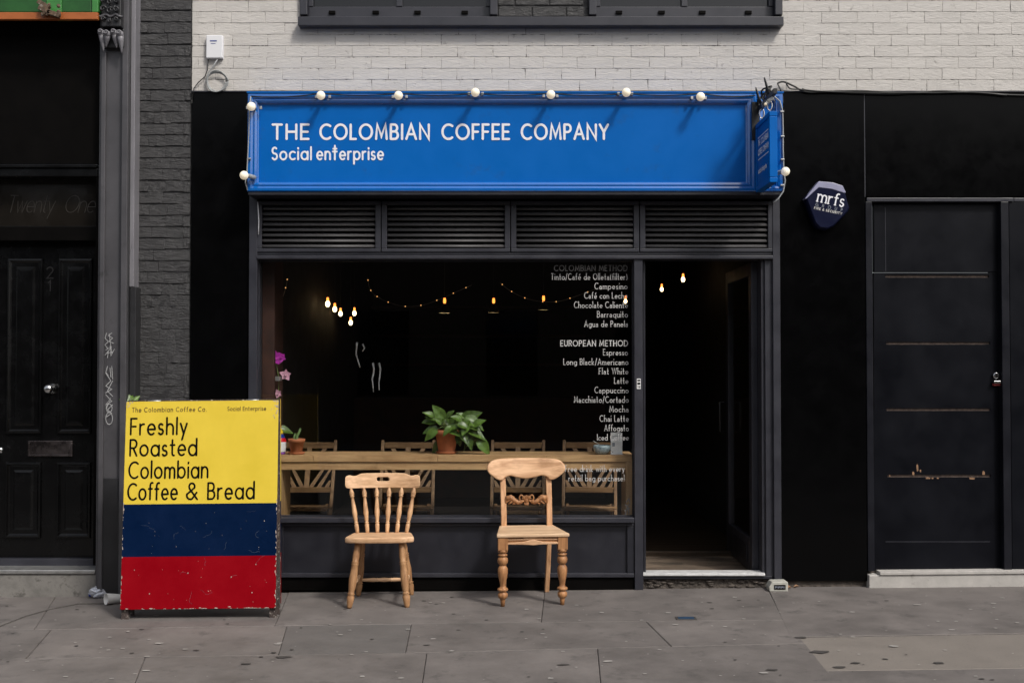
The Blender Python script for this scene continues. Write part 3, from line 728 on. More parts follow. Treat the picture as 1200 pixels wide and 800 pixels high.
# dark shelving and bar at the back
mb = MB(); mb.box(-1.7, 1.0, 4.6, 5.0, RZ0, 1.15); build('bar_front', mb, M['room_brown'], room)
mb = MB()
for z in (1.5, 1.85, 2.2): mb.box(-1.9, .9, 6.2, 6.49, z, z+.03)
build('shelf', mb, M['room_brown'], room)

# ------------------------------------------------------------------ shopfront
sf = thing('shopfront', 'grey painted timber shopfront with louvred vents, a wide window and an open doorway', 'shopfront', (0, 0, 0))
FR = M['frame']
def pb(name, rects, m, parent, bevel=.003, label=None):
    mb = MB()
    for q in rects: mb.pbox(*q)
    return build(name, mb, m, parent, bevel=bevel, label=label)
# posts
pb('corner_post', [(291, 229, 300.5, 690.6, -.035, .12)], FR, sf)
pb('mullion', [(743.5, 303.6, 753.5, 691, -.03, .12)], FR, sf)
pb('corner_post', [(897, 303.6, 906.2, 676, -.012, .12), (906.4, 229, 915, 683, -.035, .12)], FR, sf)
pb('door_jamb', [(892.5, 304, 896.8, 673.2, .005, .12)], FR, sf)
pb('door_jamb', [(753.7, 304, 756.5, 673.2, .02, .12)], M['frame_dark'], sf)
pb('transom', [(300.7, 299.3, 906.2, 303.4, -.045, .12)], FR, sf, .004)
pb('transom', [(300.7, 295.6, 906.2, 299.1, -.022, .10)], M['frame_dark'], sf)
# louvre vents
lp = [(300.7, 446.3), (447.3, 597.8), (598.8, 748.8), (749.8, 906.0)]
slat_mesh = {}
for (a, b_) in lp:
    x0, x1 = wx(a, 265, -.02), wx(b_, 265, -.02); z0, z1 = wz(295.4, -.02), wz(236, -.02)
    v = build('louvre_vent', MB().ring(x0, x1, z0, z1, .036, -.03, .09, .024), FR, sf, bevel=.003)
    build('backing', MB().box(x0+.03, x1-.03, .07, .085, z0+.02, z1-.02), M['black_matt'], v)
    n = 8; zz0, zz1 = z0+.030, z1-.022; pitch = (zz1-zz0)/n
    me = slat_mesh.get(n*1000+round((x1-x0)*1000))
    if me is None:
        q = MB(); w2 = (x1-x0)/2-.037
        prof = [(-.026,-.013),(-.025,-.004),(-.019,.003),(.024,.024),(.026,.019),(-.012,-.002),(-.017,-.014)]
        nn = len(prof)
        for sx_ in (-w2, w2): q.v += [(sx_, p[0]+.0, p[1]) for p in prof]
        for k in range(nn): k2 = (k+1)%nn; q.face([k, k2, nn+k2, nn+k], True)
        q.face(list(range(nn))[::-1]); q.face(list(range(nn, 2*nn)))
        me = q.mesh('slat', M['louvre']); slat_mesh[n*1000+round((x1-x0)*1000)] = me
    for k in range(n):
        put('slat', me, v, loc=((x0+x1)/2, .006, zz0+pitch*(k+.42)), rot=(random.uniform(-.04,.04), random.uniform(-.0015,.0015), 0))
x, z = W(302.5, 247, -.04)
build('loose_wire', MB().tube([(x-.004,-.036,z+.06),(x,-.042,z+.02),(x+.003,-.045,z-.01),(x+.006,-.046,z-.08),(x+.004,-.044,z-.16)], .0042, 6), M['plastic'], sf)
# window
wz_s, wz_t = wz(606), wz(304)
x0, x1 = wx(300.7, 450), wx(743.3, 450)
pb('window_sill', [(300.7, 606.5, 743.4, 612.5, -.055, .10)], FR, sf, .004)
build('glazing_bead', MB().ring(x0, x1, wz_s, wz_t, .012, .028, .042), M['frame_dark'], sf, bevel=.002)
glass = build('shop_window', MB().box(x0+.004, x1-.004, .045, .051, wz_s+.002, wz_t-.002), M['window_glass'], sf)
# riser
pb('stall_riser', [(300.7, 612.9, 743.3, 691.5, .0, .12)], M['frame_dark'], sf)
pb('riser_rail', [(300.7, 671.5, 743.3, 676.2, -.030, .0), (300.7, 613.0, 743.3, 616.0, -.020, 0)], FR, sf, .003)
pb('plinth', [(300.7, 677.2, 743.3, 691.5, -.012, -.0005)], M['black_matt'], sf)
for q in ((735, 616.4, 743.3, 671.2, -.018, -.0005), (300.7, 616.4, 332, 671.2, -.018, -.0005)): pb('riser_stile', [q], M['frame_dark'], sf)
# sticker on mullion
st = pb('sticker', [(746.3, 443.5, 750.9, 455.5, -.0325, -.030)], M['card'], sf, 0)
mb = MB()
for (a, b_, c_, d_) in ((746.9,444.6,750.3,446.6),(746.9,448,750.3,450.6),(747.3,452,748.2,454.6),(749.1,452,750.3,454.6)): mb.pbox(a,b_,c_,d_,-.0332,-.0326)
build('sticker_print', mb, M['black_paint'], st)
# threshold and broken concrete
pb('threshold', [(753.7, 674.6, 905, 678.0, -.02, .10)], M['frame_dark'], sf, .002)
pb('threshold_strip', [(753.7, 671.6, 896.8, 674.5, -.034, .10)], M['bright_strip'], sf, .003)
rb = MB()
for k in range(90):
    px_ = random.uniform(754, 912); x, z = W(px_, random.uniform(679, 689), -.01); s_ = random.uniform(.008,.022)
    rb.ball((x, random.uniform(.002,.02), z), s_, 6, 4, (1.6,.7,.5))
rb.pbox(753.7, 677.6, 915, 690.5, .01, .12)
build('broken_concrete', rb, M['rubble'], sf, kind='stuff')
# open door leaf, swung inwards on its right-hand hinges
hx = wx(893, 450); zb, zt = RZ0+.008, wz(305)
leaf = MB(); lw = .92; y0 = .125
leaf.box(hx-.045, hx, y0, y0+.085, zb, zt); leaf.box(hx-.045, hx, y0+lw-.085, y0+lw, zb, zt)
leaf.box(hx-.045, hx, y0+.0855, y0+lw-.0855, zb, zb+.22); leaf.box(hx-.045, hx, y0+.0855, y0+lw-.0855, zt-.09, zt)
door = build('door_leaf', leaf, FR, sf, bevel=.004)
build('door_glass', MB().box(hx-.025, hx-.020, y0+.086, y0+lw-.086, zb+.221, zt-.091), M['window_glass'], door)
build('door_panel', MB().box(hx-.052, hx-.046, y0+.16, y0+lw-.16, zb+.05, zb+.17), M['frame_dark'], door, bevel=.003)
mb = MB().tube([(hx-.05, y0+lw-.045, 1.0),(hx-.10, y0+lw-.045, 1.0),(hx-.10, y0+lw-.045, 1.22),(hx-.05, y0+lw-.045, 1.22)], .008, 8)
build('handle', mb, M['iron_dark'], door)
# lettering on glass
yl = .0435
menu = [('Tinto/Café de Olleta(filter)',646,735,327.6),('Campesino',697,735,338.6),('Café con Leche',685,735,349.6),('Chocolate Caliente',673,735.5,360.6),
 ('Barraquito',700,735.5,371.6),('Agua de Panela',685,735.5,382.8),('Espresso',707,735.5,416),('Long Black/Americano',660.5,736,427.2),
 ('Flat White',702,736,438.2),('Latte',720,736,449.2),('Cappuccino',697,736.3,460.2),('Macchiato/Cortado',673,736.3,471.4),('Mocha',714.5,736.3,482.4),
 ('Chai Latte',703,736.5,493.6),('Affogato',708.5,736.5,504.6),('Iced Coffee',700,736.5,515.6),
 ('Free drink with every',662.5,731.5,552.2),('retail bag purchase!',666.5,731.5,563.2)]
ptext('menu_lettering', [('COLOMBIAN METHOD',649.5,735,317.3,6.3)], yl, M['vinyl_dim'], glass, .7, serif=2, gap=.34)
for (s_, a, b_, p) in menu: ptext('menu_lettering', [(s_, a, b_, p, 7.0)], yl, M['vinyl'], glass, .62, serif=2, gap=.34)
ptext('menu_lettering', [('EUROPEAN METHOD',657,735.5,405.3,6.4)], yl, M['vinyl'], glass, .95, serif=2, gap=.34)
# a scribbled emblem low on the right of the pane
mb = MB(); sc = (yl-CY)/F
for pts in ([(733,608),(735,600),(738,596)],[(737,608),(736,600),(733,597)],[(732,604),(738,601)],[(734,594),(737,590),(738,594)]):
    ribbon(mb, [W(a, b_-6, yl) for a, b_ in pts], 1.1*sc, lambda u, v: (u, yl, v))
build('glass_mark', mb, M['vinyl_dim'], glass)

# ------------------------------------------------------------------ blue fascia sign
FY = -.17
x0, x1 = wx(290, 166, FY-.03), wx(917.5, 166, FY-.03); z0, z1 = wz(224.5, FY-.03), wz(109.5, FY-.03)
fs = thing('fascia_sign', 'long bright blue fascia sign reading THE COLOMBIAN COFFEE COMPANY Social enterprise', 'sign', ((x0+x1)/2, FY, z0))
build('sign_box', MB().box(x0+.012, x1-.012, FY+.012, -.014, z0+.012, z1-.012), M['blue'], fs, bevel=.003)
px1 = wx(879, 166, FY)
prof = [(0, FY+.012), (0, FY-.030), (.006, FY-.036), (.021, FY-.036), (.034, FY-.0285), (.035, FY-.024), (.042, FY-.024), (.043, FY-.027), (.046, FY-.027), (.060, FY-.019), (.061, FY-.004), (.068, FY+.002)]
mbm = MB().mitred(x0, x1-.17, z0, z1, prof, FY); build('moulding', mbm, M['blue_trim'], fs)
mbm = MB().mitred(x1-.168, x1, z0, z1, prof[:8]+[(.056, FY+.004)], FY); build('moulding', mbm, M['blue_trim'], fs)
panel = build('sign_panel', MB().box(x0+.066, x1-.17-.066, FY+.001, FY+.011, z0+.066, z1-.066), M['blue'], fs)
build('end_panel', MB().box(x1-.168+.054, x1-.054, FY+.001, FY+.011, z0+.054, z1-.054), M['blue'], fs)
build('top_ledge', MB().box(x0-.006, x1+.006, FY-.040, -.014, z1-.001, z1+.010), M['blue'], fs, bevel=.003)
build('underside', MB().box(x0+.004, x1-.004, FY-.026, -.014, z0-.022, z0+.0), M['frame_dark'], fs, bevel=.003)
yt = FY-.0010
kw = dict(gap=.34)
for w_ in (('THE',319.5,361.5,163,17),('COLOMBIAN',375.5,502.5,163,17),('COFFEE',518.5,596.5,163,17),('COMPANY',611.5,712.5,163,17)):
    ptext('sign_lettering', [w_], yt, M['lettering'], panel, 2.75, **kw)
for w_ in (('Social',319,364.5,187,14),('enŧerprise',371.5,449,187,14)): ptext('sign_lettering', [w_], yt, M['lettering'], panel, 2.15, gap=.33)
for (a, b_) in ((368,400),(617,652),(804,838)):
    build('fixing_plate', MB().box(wx(a,104,-.03), wx(b_,104,-.03), -.035, -.0, z1+.011, z1+.030), M['steel'], fs, bevel=.002)

# ------------------------------------------------------------------ projecting sign
hx_ = wx(883, 182, FY-.03); nx_ = .40
ps = thing('projecting_sign', 'small blue sign hanging from a black scroll bracket at the fascia right end', 'sign', (hx_+.0, FY-.04, z0))
ya = FY-.045; yb = ya-nx_; zs0, zs1 = wz(213, yb), wz(131, yb)
XP = hx_+.018
board = build('board', MB().box(XP, XP+.034, yb, ya, zs0, zs1), M['blue'], ps, bevel=.003)
fr = MB(); t_ = .028
fr.box(XP-.008, XP+.042, yb-.003, ya+.002, zs1-t_, zs1+.004); fr.box(XP-.008, XP+.042, yb-.003, ya+.002, zs0-.004, zs0+t_)
fr.box(XP-.008, XP+.042, yb-.003, yb+t_, zs0+t_, zs1-t_); fr.box(XP-.008, XP+.042, ya+.002-t_, ya+.002, zs0+t_, zs1-t_)
build('frame', fr, M['blue'], ps, bevel=.004)
mb = MB(); ff = lambda u, v, l: (XP-.0012-l, -u, v)      # written on the face that looks left, reading towards the street
H_ = zs1-zs0
def pl(s, a, b_, z, cap, sw):
    u0 = -(ya-.04); u1 = -(yb+.04); put_text(mb, s, u0+(u1-u0)*a, u0+(u1-u0)*b_, zs0+H_*z, cap, sw, ff, gap=.17)
pl('THE COLOMBIAN', .04, .97, .66, .034, .007); pl('COFFEE COMPANY', .02, .97, .52, .034, .007); pl('social enterprise', .04, .80, .25, .028, .006)
for zz in (.78, .455):
    u0 = -(ya-.045); u1 = -(yb+.045); ribbon(mb, [(u0, zs0+H_*zz), (u1, zs0+H_*zz)], .006, lambda u, v: ff(u, v, 0))
build('sign_lettering', mb, M['lettering'], board)
br = MB(); zt_ = zs1+.105
br.bar((XP+.017, FY-.03, zt_), (XP+.017, yb-.06, zt_+.01), .022, .030)
br.box(XP-.03, XP+.02, FY-.045, FY-.03, zt_-.20, zt_+.05)
for (cy_, cz_, rr, n_) in ((ya-.05, zt_+.035, .05, 1.3), (ya-.16, zt_+.05, .062, 1.5), (ya-.29, zt_+.04, .05, 1.4)):
    pts = []
    for k in range(22):
        g = 2*math.pi*n_*k/21 - 1.4; q = rr*(1-.6*k/21); pts.append((XP+.017+(.012*math.sin(k)), cy_+q*math.cos(g), cz_+q*math.sin(g)))
    br.tube(pts, .006, 6)
for sy in (ya-.03, yb+.12):
    pts = [(XP+.017-.03*math.sin(math.pi*k/10), sy-.03*k/10, zt_+.02+.11*math.sin(math.pi*k/10)) for k in range(11)]; br.tube(pts, .005, 6)
build('bracket', br, M['black_iron'], ps, bevel=0)
hk = MB()
for sy in (ya-.08, yb+.10):
    pts = [(XP+.017+.016*math.sin(2*math.pi*k/12), sy, zt_-.045+.030*math.cos(2*math.pi*k/12)) for k in range(13)]; hk.tube(pts, .0042, 6)
    hk.tube([(XP+.017, sy, zt_-.072), (XP+.017, sy, zs1)], .005, 6)
build('hook', hk, M['chrome'], ps)

# ------------------------------------------------------------------ festoon lights round the fascia
fest = thing('festoon_lights', 'string of round cream bulbs on a black cable around the blue fascia', 'string lights', (0, FY-.03, z1))
bulbs = [(376,112),(467,112),(557,108.5),(645.5,111),(734,108.5),(821,113.5)]
yb_ = FY-.125
anchor = [(294,113)]+[(b[0], 109.5) for b in bulbs]+[(885,112)]
cab = []
for (a, b_) in zip(anchor, anchor[1:]):
    for k in range(10):
        t = k/10; px_ = a[0]+(b_[0]-a[0])*t; py_ = a[1]+(b_[1]-a[1])*t + 10*t*(1-t); x, z = W(px_, py_, FY-.05); cab.append((x, FY-.05, z))
x, z = W(885,112,FY-.05); cab.append((x, FY-.05, z))
build('cable', MB().tube(cab, .0042, 6), M['cable_black'], fest)
cab = [(*W(px_, py_, FY-.05), 0) for px_, py_ in ((294,113),(292.5,122),(291.5,160),(289.5,200),(287.5,214),(290,223))]
build('cable', MB().tube([(a, FY-.05, b_) for a, b_, _ in cab], .0042, 6), M['cable_grey'], fest)
cab = [W(px_, py_, FY-.045) for px_, py_ in ((896,110),(906,112),(914,119),(917,130),(917.5,150),(917.5,175),(918.5,200),(920,212),(918,224),(912,233),(906,238))]
build('cable', MB().tube([(a, FY-.045, b_) for a, b_ in cab], .0050, 6), M['cable_grey'], fest)
def bulb_at(px_, py_, side=0):
    x, z = W(px_, py_, yb_); bb = build('bulb', MB().ball((x, yb_, z), .0285, 16, 12), M['bulb'], fest)
    so = MB()
    if side == 0:
        so.lathe((x, yb_+.018, z), (x, FY-.03, z+.008), [(0,.012),(.05,.015),(.7,.016),(.75,.012),(1,.012)], 12)
    else:
        so.lathe((x-side*.018, yb_+.006, z), (x-side*.05, FY-.035, z), [(0,.010),(.1,.014),(.8,.015),(1,.012)], 12)
    build('socket', so, M['cable_grey' if side else 'cable_black'], bb)
    if side == 0:
        for q in (-.052, .036): build('clip', MB().box(x+q, x+q+.016, FY-.052, FY-.034, z+.0, z+.020), M['steel'], bb, bevel=.002)
for b in bulbs: bulb_at(*b)
bulb_at(294.5, 125); bulb_at(286, 205.5, -1); bulb_at(920.5, 201, 1)
for (a, b_) in ((917,131),(917.5,160),(917.5,187),(292,186),(917,217)):
    x, z = W(a, b_, FY-.05); build('clip', MB().box(x-.014, x+.010, FY-.054, FY-.036, z-.005, z+.005), M['steel'], fest, bevel=.002)
x, z = W(897, 122.5, yb-.02)
cb = build('bulb', MB().ball((x, yb-.02, z), .026, 14, 10), M['clear_bulb'], fest)
build('filament', MB().ball((x, yb-.02, z+.002), .009, 8, 6), M['bulb'], cb)
build('socket', MB().lathe((x+.014, yb-.02, z+.016), (x+.05, yb-.0, z+.045), [(0,.010),(.1,.013),(1,.011)], 10), M['cable_grey'], cb)
pts = [(x+.05, yb, z+.045), (x+.09, yb+.12, z+.05), (x+.12, yb+.28, z+.02)]; build('lead', MB().tube(pts, .004, 6), M['cable_grey'], cb)

# ------------------------------------------------------------------ telephone box, coil and loose cables
x0, z0_ = W(241.5, 68.5, -.03); x1, z1_ = W(261, 41.5, -.03)
jb = thing('junction_box', 'small white wall box with a coiled cable beneath it on the white bricks', 'junction box', ((x0+x1)/2, 0, z0_))
bx = build('case', MB().box(x0, x1, -.035, .012, z0_, z1_), M['plastic'], jb, bevel=.006, seg=3)
mk_ = MB(); mk_.pbox(246,47.5,254,48.8,-.0362,-.0352); mk_.pbox(247,51,252.5,51.6,-.0362,-.0352); build('case_print', mk_, M['vase_blue'], bx)
cx, cz = W(253.5, 95.5, -.03)
for q in range(3):
    pts = []
    for k in range(25):
        g = 2*math.pi*k/24; rr = .062+.004*q+.004*math.sin(3*g+q); pts.append((cx+rr*math.cos(g)+.003*q, -.020-.006*q, cz+rr*1.02*math.sin(g)))
    build('cable_coil', MB().tube(pts, .0042, 6), M['cable_grey'], jb)
pts = [W(a, b_, -.02) for a, b_ in ((255,70),(250,78),(244,86),(241.5,96),(246,104),(252,107))]
build('cable_lead', MB().tube([(a, -.024, b_) for a, b_ in pts], .0045, 6), M['cable_grey'], jb)
pts = [W(a, b_, -.02) for a, b_ in ((244,70),(243,82),(240,90),(232,97),(227,104),(225.5,118))]
build('cable_lead', MB().tube([(a, -.018, b_) for a, b_ in pts], .0035, 6), M['cable_black'], jb)
wc = thing('wall_cable', 'tangled black cable running along the top of the black cladding right of the sign', 'cable', (2.4, -.02, ytop))
def cable_px(pts, y, rr, m, parent, name='cable'):
    p = [W(a, b_, y) for a, b_ in pts]
    # smooth
    out = []
    for i in range(len(p)-1):
        p0 = p[max(i-1,0)]; p1 = p[i]; p2 = p[i+1]; p3 = p[min(i+2,len(p)-1)]
        for k in range(5):
            t = k/5; out.append(tuple([.5*((2*p1[j])+(-p0[j]+p2[j])*t+(2*p0[j]-5*p1[j]+4*p2[j]-p3[j])*t*t+(-p0[j]+3*p1[j]-3*p2[j]+p3[j])*t*t*t) for j in (0,1)]))
    out.append(p[-1])
    return build(name, MB().tube([(a, y, b_) for a, b_ in out], rr, 6), m, parent)
cable_px([(911,98),(918,96),(930,101),(945,108),(975,108),(1020,110),(1060,110),(1100,107),(1150,109),(1200,112),(1320,112)], -.030, .006, M['cable_black'], wc)
cable_px([(911,98),(914,104),(917,112),(918,122)], -.034, .004, M['cable_black'], wc)
cable_px([(921,97),(926,104),(938,105),(960,107),(1000,108.5),(1080,109),(1140,108.5),(1180,112)], -.036, .0045, M['cable_black'], wc)
cable_px([(940,104),(955,107),(1010,106.5),(1060,109.5)], -.026, .004, M['cable_black'], wc)

# ------------------------------------------------------------------ alarm box
ab = thing('alarm_box', 'navy six sided alarm box lettered mrfs with a pale top edge, on black cladding', 'alarm', (wx(969,240), -.012, wz(268)))
outer = [(943.7,231.5),(960,213.5),(975,215),(988,219.5),(991,226),(995.7,243),(994,248),(977,265.5),(969,269),(960,267.5),(955,262)]
yf = -.085
po = [W(a, b_, yf) for a, b_ in outer]
cen = (sum(p[0] for p in po)/len(po), sum(p[1] for p in po)/len(po))
mb = MB(); n = len(po)
inn = [(cen[0]+(p[0]-cen[0])*.93, cen[1]+(p[1]-cen[1])*.93) for p in po]
mb.v += [(x, yf+.014, z) for x, z in po] + [(x, yf, z) for x, z in inn] + [(x, -.012, z) for x, z in po]
mb.face([n+i for i in range(n)])
for i in range(n):
    j = (i+1)%n; mb.face([i, j, n+j, n+i]); mb.face([j, i, 2*n+i, 2*n+j])
cv = build('cover', mb, M['alarm_navy'], ab, bevel=.002)
ed = [(943.2,232.8),(959.6,212.4),(975.5,213.8),(987.5,217.5),(991.4,225.8),(989.5,226.2),(974.5,221.5),(959.5,219.6),(944.5,233.2)]
build('pale_edge', MB().prism([W(a, b_, yf-.003) for a, b_ in ed][::-1], yf-.003, -.02), M['alarm_white'], ab, bevel=.003)
mb = MB(); ang = R(-12)
def af(ox, oz):
    return lambda u, v, l: (ox+u*math.cos(ang)-v*math.sin(ang), yf-.0015-l, oz+u*math.sin(ang)+v*math.cos(ang))
s1 = (yf-CY)/F
ox, oz = W(957.5, 236, yf); put_text(mb, 'mrfs', 0, 31*s1, 0, 13*s1, 1.7*s1, af(ox, oz), serif=True, gap=.26)
build('alarm_lettering', mb, M['lettering'], cv)
mb = MB(); ox, oz = W(955.5, 241.3, yf); put_text(mb, 'GROUP', 0, 32*s1, 0, 3.4*s1, .6*s1, af(ox, oz), gap=1.6); build('alarm_lettering', mb, M['grey_print'], cv)
mb = MB(); ox, oz = W(954, 244.8, yf); put_text(mb, 'FIRE & SECURITY', 0, 33*s1, 0, 2.6*s1, .6*s1, af(ox, oz), gap=.5); build('alarm_lettering', mb, M['vinyl'], cv)

# ------------------------------------------------------------------ flush door on the right
rd_ = thing('flush_door', 'blue black flush door with bare timber grooves, in a plain frame at the right', 'door', (wx(1100,450), .0, gz(2.8)+.1))
pb('door_frame', [(1015.8, 231.8, 1188, 236.2, -.018, .2)], FR, rd_)
pb('door_frame', [(1015.8, 236.5, 1023.5, 669, -.018, .2)], M['jamb_navy'], rd_)
pb('door_frame', [(1174.8, 236.5, 1184, 668, -.018, .2)], M['jamb_navy'], rd_)
pb('side_panel', [(1184.3, 236.5, 1520, 668, -.006, .2)], M['navy_black'], rd_)
pb('side_panel', [(1188.3, 232, 1540, 236.3, -.010, .2)], FR, rd_)
lf = pb('door_leaf', [(1024.2, 237, 1174.2, 318.8, .030, .07)], M['navy_black'], rd_, .003)
gy = [318.9, 322.0, 401.2, 478.6, 556.8, 634.0]
gv = [(1037.5, 322.2, 1159, 325.2), (1038.5, 400.6, 1160, 403.6), (1039, 478.2, 1160.5, 481.2), (1040, 555.8, 1161, 559.0)]
mb = MB()
prev = 319.6
for k, g in enumerate(gv):
    mb.pbox(1024.2, prev, 1174.2, g[1], .034, .07)
    mb.pbox(1024.2, g[1]-.0, g[0], g[3], .0345, .07); mb.pbox(g[2], g[1], 1174.2, g[3], .0345, .07); prev = g[3]
mb.pbox(1024.2, prev, 1174.2, 668, .034, .07)
lf2 = build('door_leaf', mb, M['navy_black'], rd_)
for k, g in enumerate(gv):
    gg = pb('groove', [(g[0], g[1], g[2], g[3], .046, .05)], M['raw_groove'], rd_, 0)
sp = MB()
for (a, b_, w_, h_) in ((1069,553,2.6,3),(1074,544.5,2,6.5),(1085,559,5,1.8),(1151,552,3,3.5),(1136,559,6,2),(1042,556,1.5,2),(1098,559.5,2,1.2),(1078,550,1.5,2.5),(1092,559,2,1.4)):
    x, z = W(a, b_, .033); x2, z2 = W(a+w_, b_+h_, .033)
    pts = [(x+(x2-x)*u+random.uniform(-.002,.002), z+(z2-z)*v+random.uniform(-.003,.003)) for u, v in ((0,0),(0,1),(.5,1.2),(1,1),(1,.1),(.5,-.1))]
    sp.prism(pts, .0325, .0345)
build('splintered_patch', sp, M['raw_wood'], lf2)
pb('door_bead', [(1037.8, 634, 1160, 634.8, .0325, .034), (1037.4, 243, 1038.0, 318, .0285, .030)], FR, lf2, 0)
x, z = W(1167.5, 440, .02)
lk = MB().lathe((x, .034, z), (x, .010, z), [(0,.024),(.7,.024),(1,.018)], 16); lock = build('lock', lk, M['chrome'], rd_)
build('keyhole', MB().box(x-.003, x+.003, .008, .012, z-.010, z+.006), M['black_matt'], lock)
build('lock_pull', MB().box(x-.026, x+.030, -.004, .034, z-.050, z-.034), M['chrome'], lock, bevel=.003)
build('lock_tab', MB().box(x-.022, x+.026, .012, .034, z-.068, z-.052), M['red_plastic'], lock, bevel=.003)
rs = thing('door_step', 'long pale stone step below the flush door on the right', 'step', (2.9, -.04, gz(2.9)))
x0, x1 = wx(1018.5, 680, -.05), 5.2
def sheared(x0, x1, y0, y1, zf0, zf1):
    b = MB().box(x0, x1, y0, y1, 0, 1)
    b.v = [(v[0], v[1], (zf0 if v[2] == 0 else zf1)+gz(v[0])) for v in b.v]; return b
build('stone', sheared(x0, x1, -.05, .16, -.03, .086), M['step_pale'], rs, bevel=.006)
build('metal_lip', sheared(x0+.07, x1, -.060, .03, .0865, .108), M['step_pale'], rs, bevel=.003)
build('nosing', sheared(x0-.008, x1, .031, .2, .0, .100), M['rubble'], rs)

# ------------------------------------------------------------------ left building: pilaster, doorway
pil = thing('pilaster', 'tall grey painted pilaster with a carved corbel at the top, left of the brick pier', 'pilaster', (wx(135,450), -.12, gz(-2.7)))
def pv_(name, rects, m, bevel=.004): return pb(name, rects, m, pil, bevel)
pv_('shaft', [(115, -120, 147, 702, -.105, .3)], M['iron'])
pv_('edge_bead', [(116.2, 60, 121.5, 702, -.130, -.1055)], M['iron'])
pv_('ridge', [(141.5, -120, 148.5, 701, -.145, -.1055)], M['iron'])
pv_('ridge', [(148.8, -40, 150.6, 700, -.120, .1)], M['iron_dark'])
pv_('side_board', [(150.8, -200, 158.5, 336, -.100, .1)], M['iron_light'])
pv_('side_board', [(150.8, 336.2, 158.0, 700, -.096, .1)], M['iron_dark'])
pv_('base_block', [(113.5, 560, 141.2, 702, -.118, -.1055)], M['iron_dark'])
# corbel: carved block with scrolls and acanthus leaves
x0, x1 = wx(118, 50, -.15), wx(146.5, 50, -.15)
cb = MB().box(x0+.012, x1-.006, -.150, -.1055, wz(56,-.15), wz(34,-.15)); cb.box(x0+.02, x1-.012, -.200, -.1055, wz(33.9,-.15), wz(-80,-.15))
corb = build('corbel', cb, M['iron_dark'], pil, bevel=.006)
wd = x1-x0
for k in range(4):      # acanthus tips of the lower drop
    lv = MB(); xx = x0+wd*(.10+.265*k); zt_ = wz(38+(k % 2)*2,-.2)
    lv.ball((xx, -.185-.012*(k % 2), zt_), .024, 12, 8, (1.0,.9,.95))
    lv.lathe((xx, -.180-.012*(k % 2), zt_-.005), (xx+(.012,-.016,.014,.004)[k], -.172, wz((60,55,56,62)[k],-.2)), [(0,.022),(.3,.019),(.6,.012),(.85,.006),(1,.001)], 9)
    lv.tube([(xx+.016*math.cos(g*.55)*(1-g/15), -.212-.012*(k % 2), zt_+.004+.016*math.sin(g*.55)*(1-g/15)) for g in range(12)], .0045, 5)
    build('carving', lv, M['iron_light'], corb, kind='stuff')
for k in range(3):      # scrolls above
    lv = MB(); xx = x0+wd*(.22+.28*k)
    for (pz, rr) in ((10,.022),(22,.015),(0,.02)):
        zz = wz(pz+2*(k % 2), -.22)
        lv.tube([(xx+rr*math.cos(g*.5+k)*(1-g/18), -.208-.001*g, zz+rr*math.sin(g*.5+k)*(1-g/18)) for g in range(14)], .0065, 6)
    build('carving', lv, M['iron_dark'], corb, kind='stuff')
lv = MB().tube([(x0+wd*t_/8, -.206-.006*math.sin(t_*2.2), wz(19+1.5*math.sin(t_*1.9), -.2)) for t_ in range(9)], .009, 6); build('carving', lv, M['iron'], corb)
# graffiti
def scribble(pts_list, y, m, parent, w):
    mb = MB(); sc = (y-CY)/F
    for i, pts in enumerate(pts_list):
        P = [W(a, b_, y) for a, b_ in pts]; ribbon(mb, P, w*sc, lambda u, v, i=i: (u, y-.0002*i, v))
    return build('graffiti', mb, m, parent)
scribble([[(125,390),(123,396),(127,400),(123,404),(126,408)],[(131,390),(127,393),(132,396),(128,400),(133,402)],[(124,410),(131,406),(125,414),(132,412)],
  [(123,416),(127,411),(126,419)],[(129,405),(130,417),(134,409)],[(128,391),(131,414)]], -.1200, M['graffiti'], pil, .7)
scribble([[(126,429),(124,436),(127,440)],[(131,429),(132,444)],[(129,431),(130,442)],[(124,437),(130,446),(124,452),(131,456),(124,460)],[(132,446),(126,458),(132,464)],
  [(124,462),(131,470),(124,474),(130,466),(125,478)],[(132,474),(126,480),(131,484),(125,488)],
  [(x_, y_) for x_, y_ in arc(128,490,4,7,90,450,14)],[(x_, y_) for x_, y_ in arc(128,478,3.5,5,90,450,12)]], -.1200, M['graffiti'], pil, .8)

gs = thing('green_sign', 'green boarded sign with an orange lower edge at the top left corner', 'sign', (wx(50,10,-.2), -.2, wz(23,-.2)))
xl = -5.2
x1 = wx(115.5, 20, -.22)
build('trim', MB().box(xl, x1, -.24, -.206, wz(23,-.24), wz(14.5,-.24)), M['orange'], gs, bevel=.004)
xa = wx(73, 10, -.2)
def gp(a, b_, y, m): build('board', MB().box(wx(a,5,y), wx(b_,5,y), y, .05, wz(14.4,y), 4.6), M[m], gs, bevel=.004)
gp(72.5, 107, -.205, 'green'); gp(107.5, 115, -.215, 'green_light')
gp(54, 72, -.215, 'green_light')
build('board', MB().box(xl, wx(53.6,5,-.205), -.205, .05, wz(14.4,-.205), 4.6), M['green'], gs, bevel=.004)
rb = MB()
for (a, b_, c_, d_) in ((45,2,58,10),(46,9,60,16),(56,14,70,19)):
    x, z = W(a,b_,-.26); x2, z2 = W(c_,d_,-.26); rb.bar((x,-.26,z),(x2,-.26,z2),.035,.030)
for k in range(14):
    x, z = W(random.uniform(46,69), random.uniform(3,18), -.27); rb.ball((x,-.265,z), random.uniform(.008,.016), 6, 4)
build('rusty_bracket', rb, M['rust'], gs, bevel=.003)

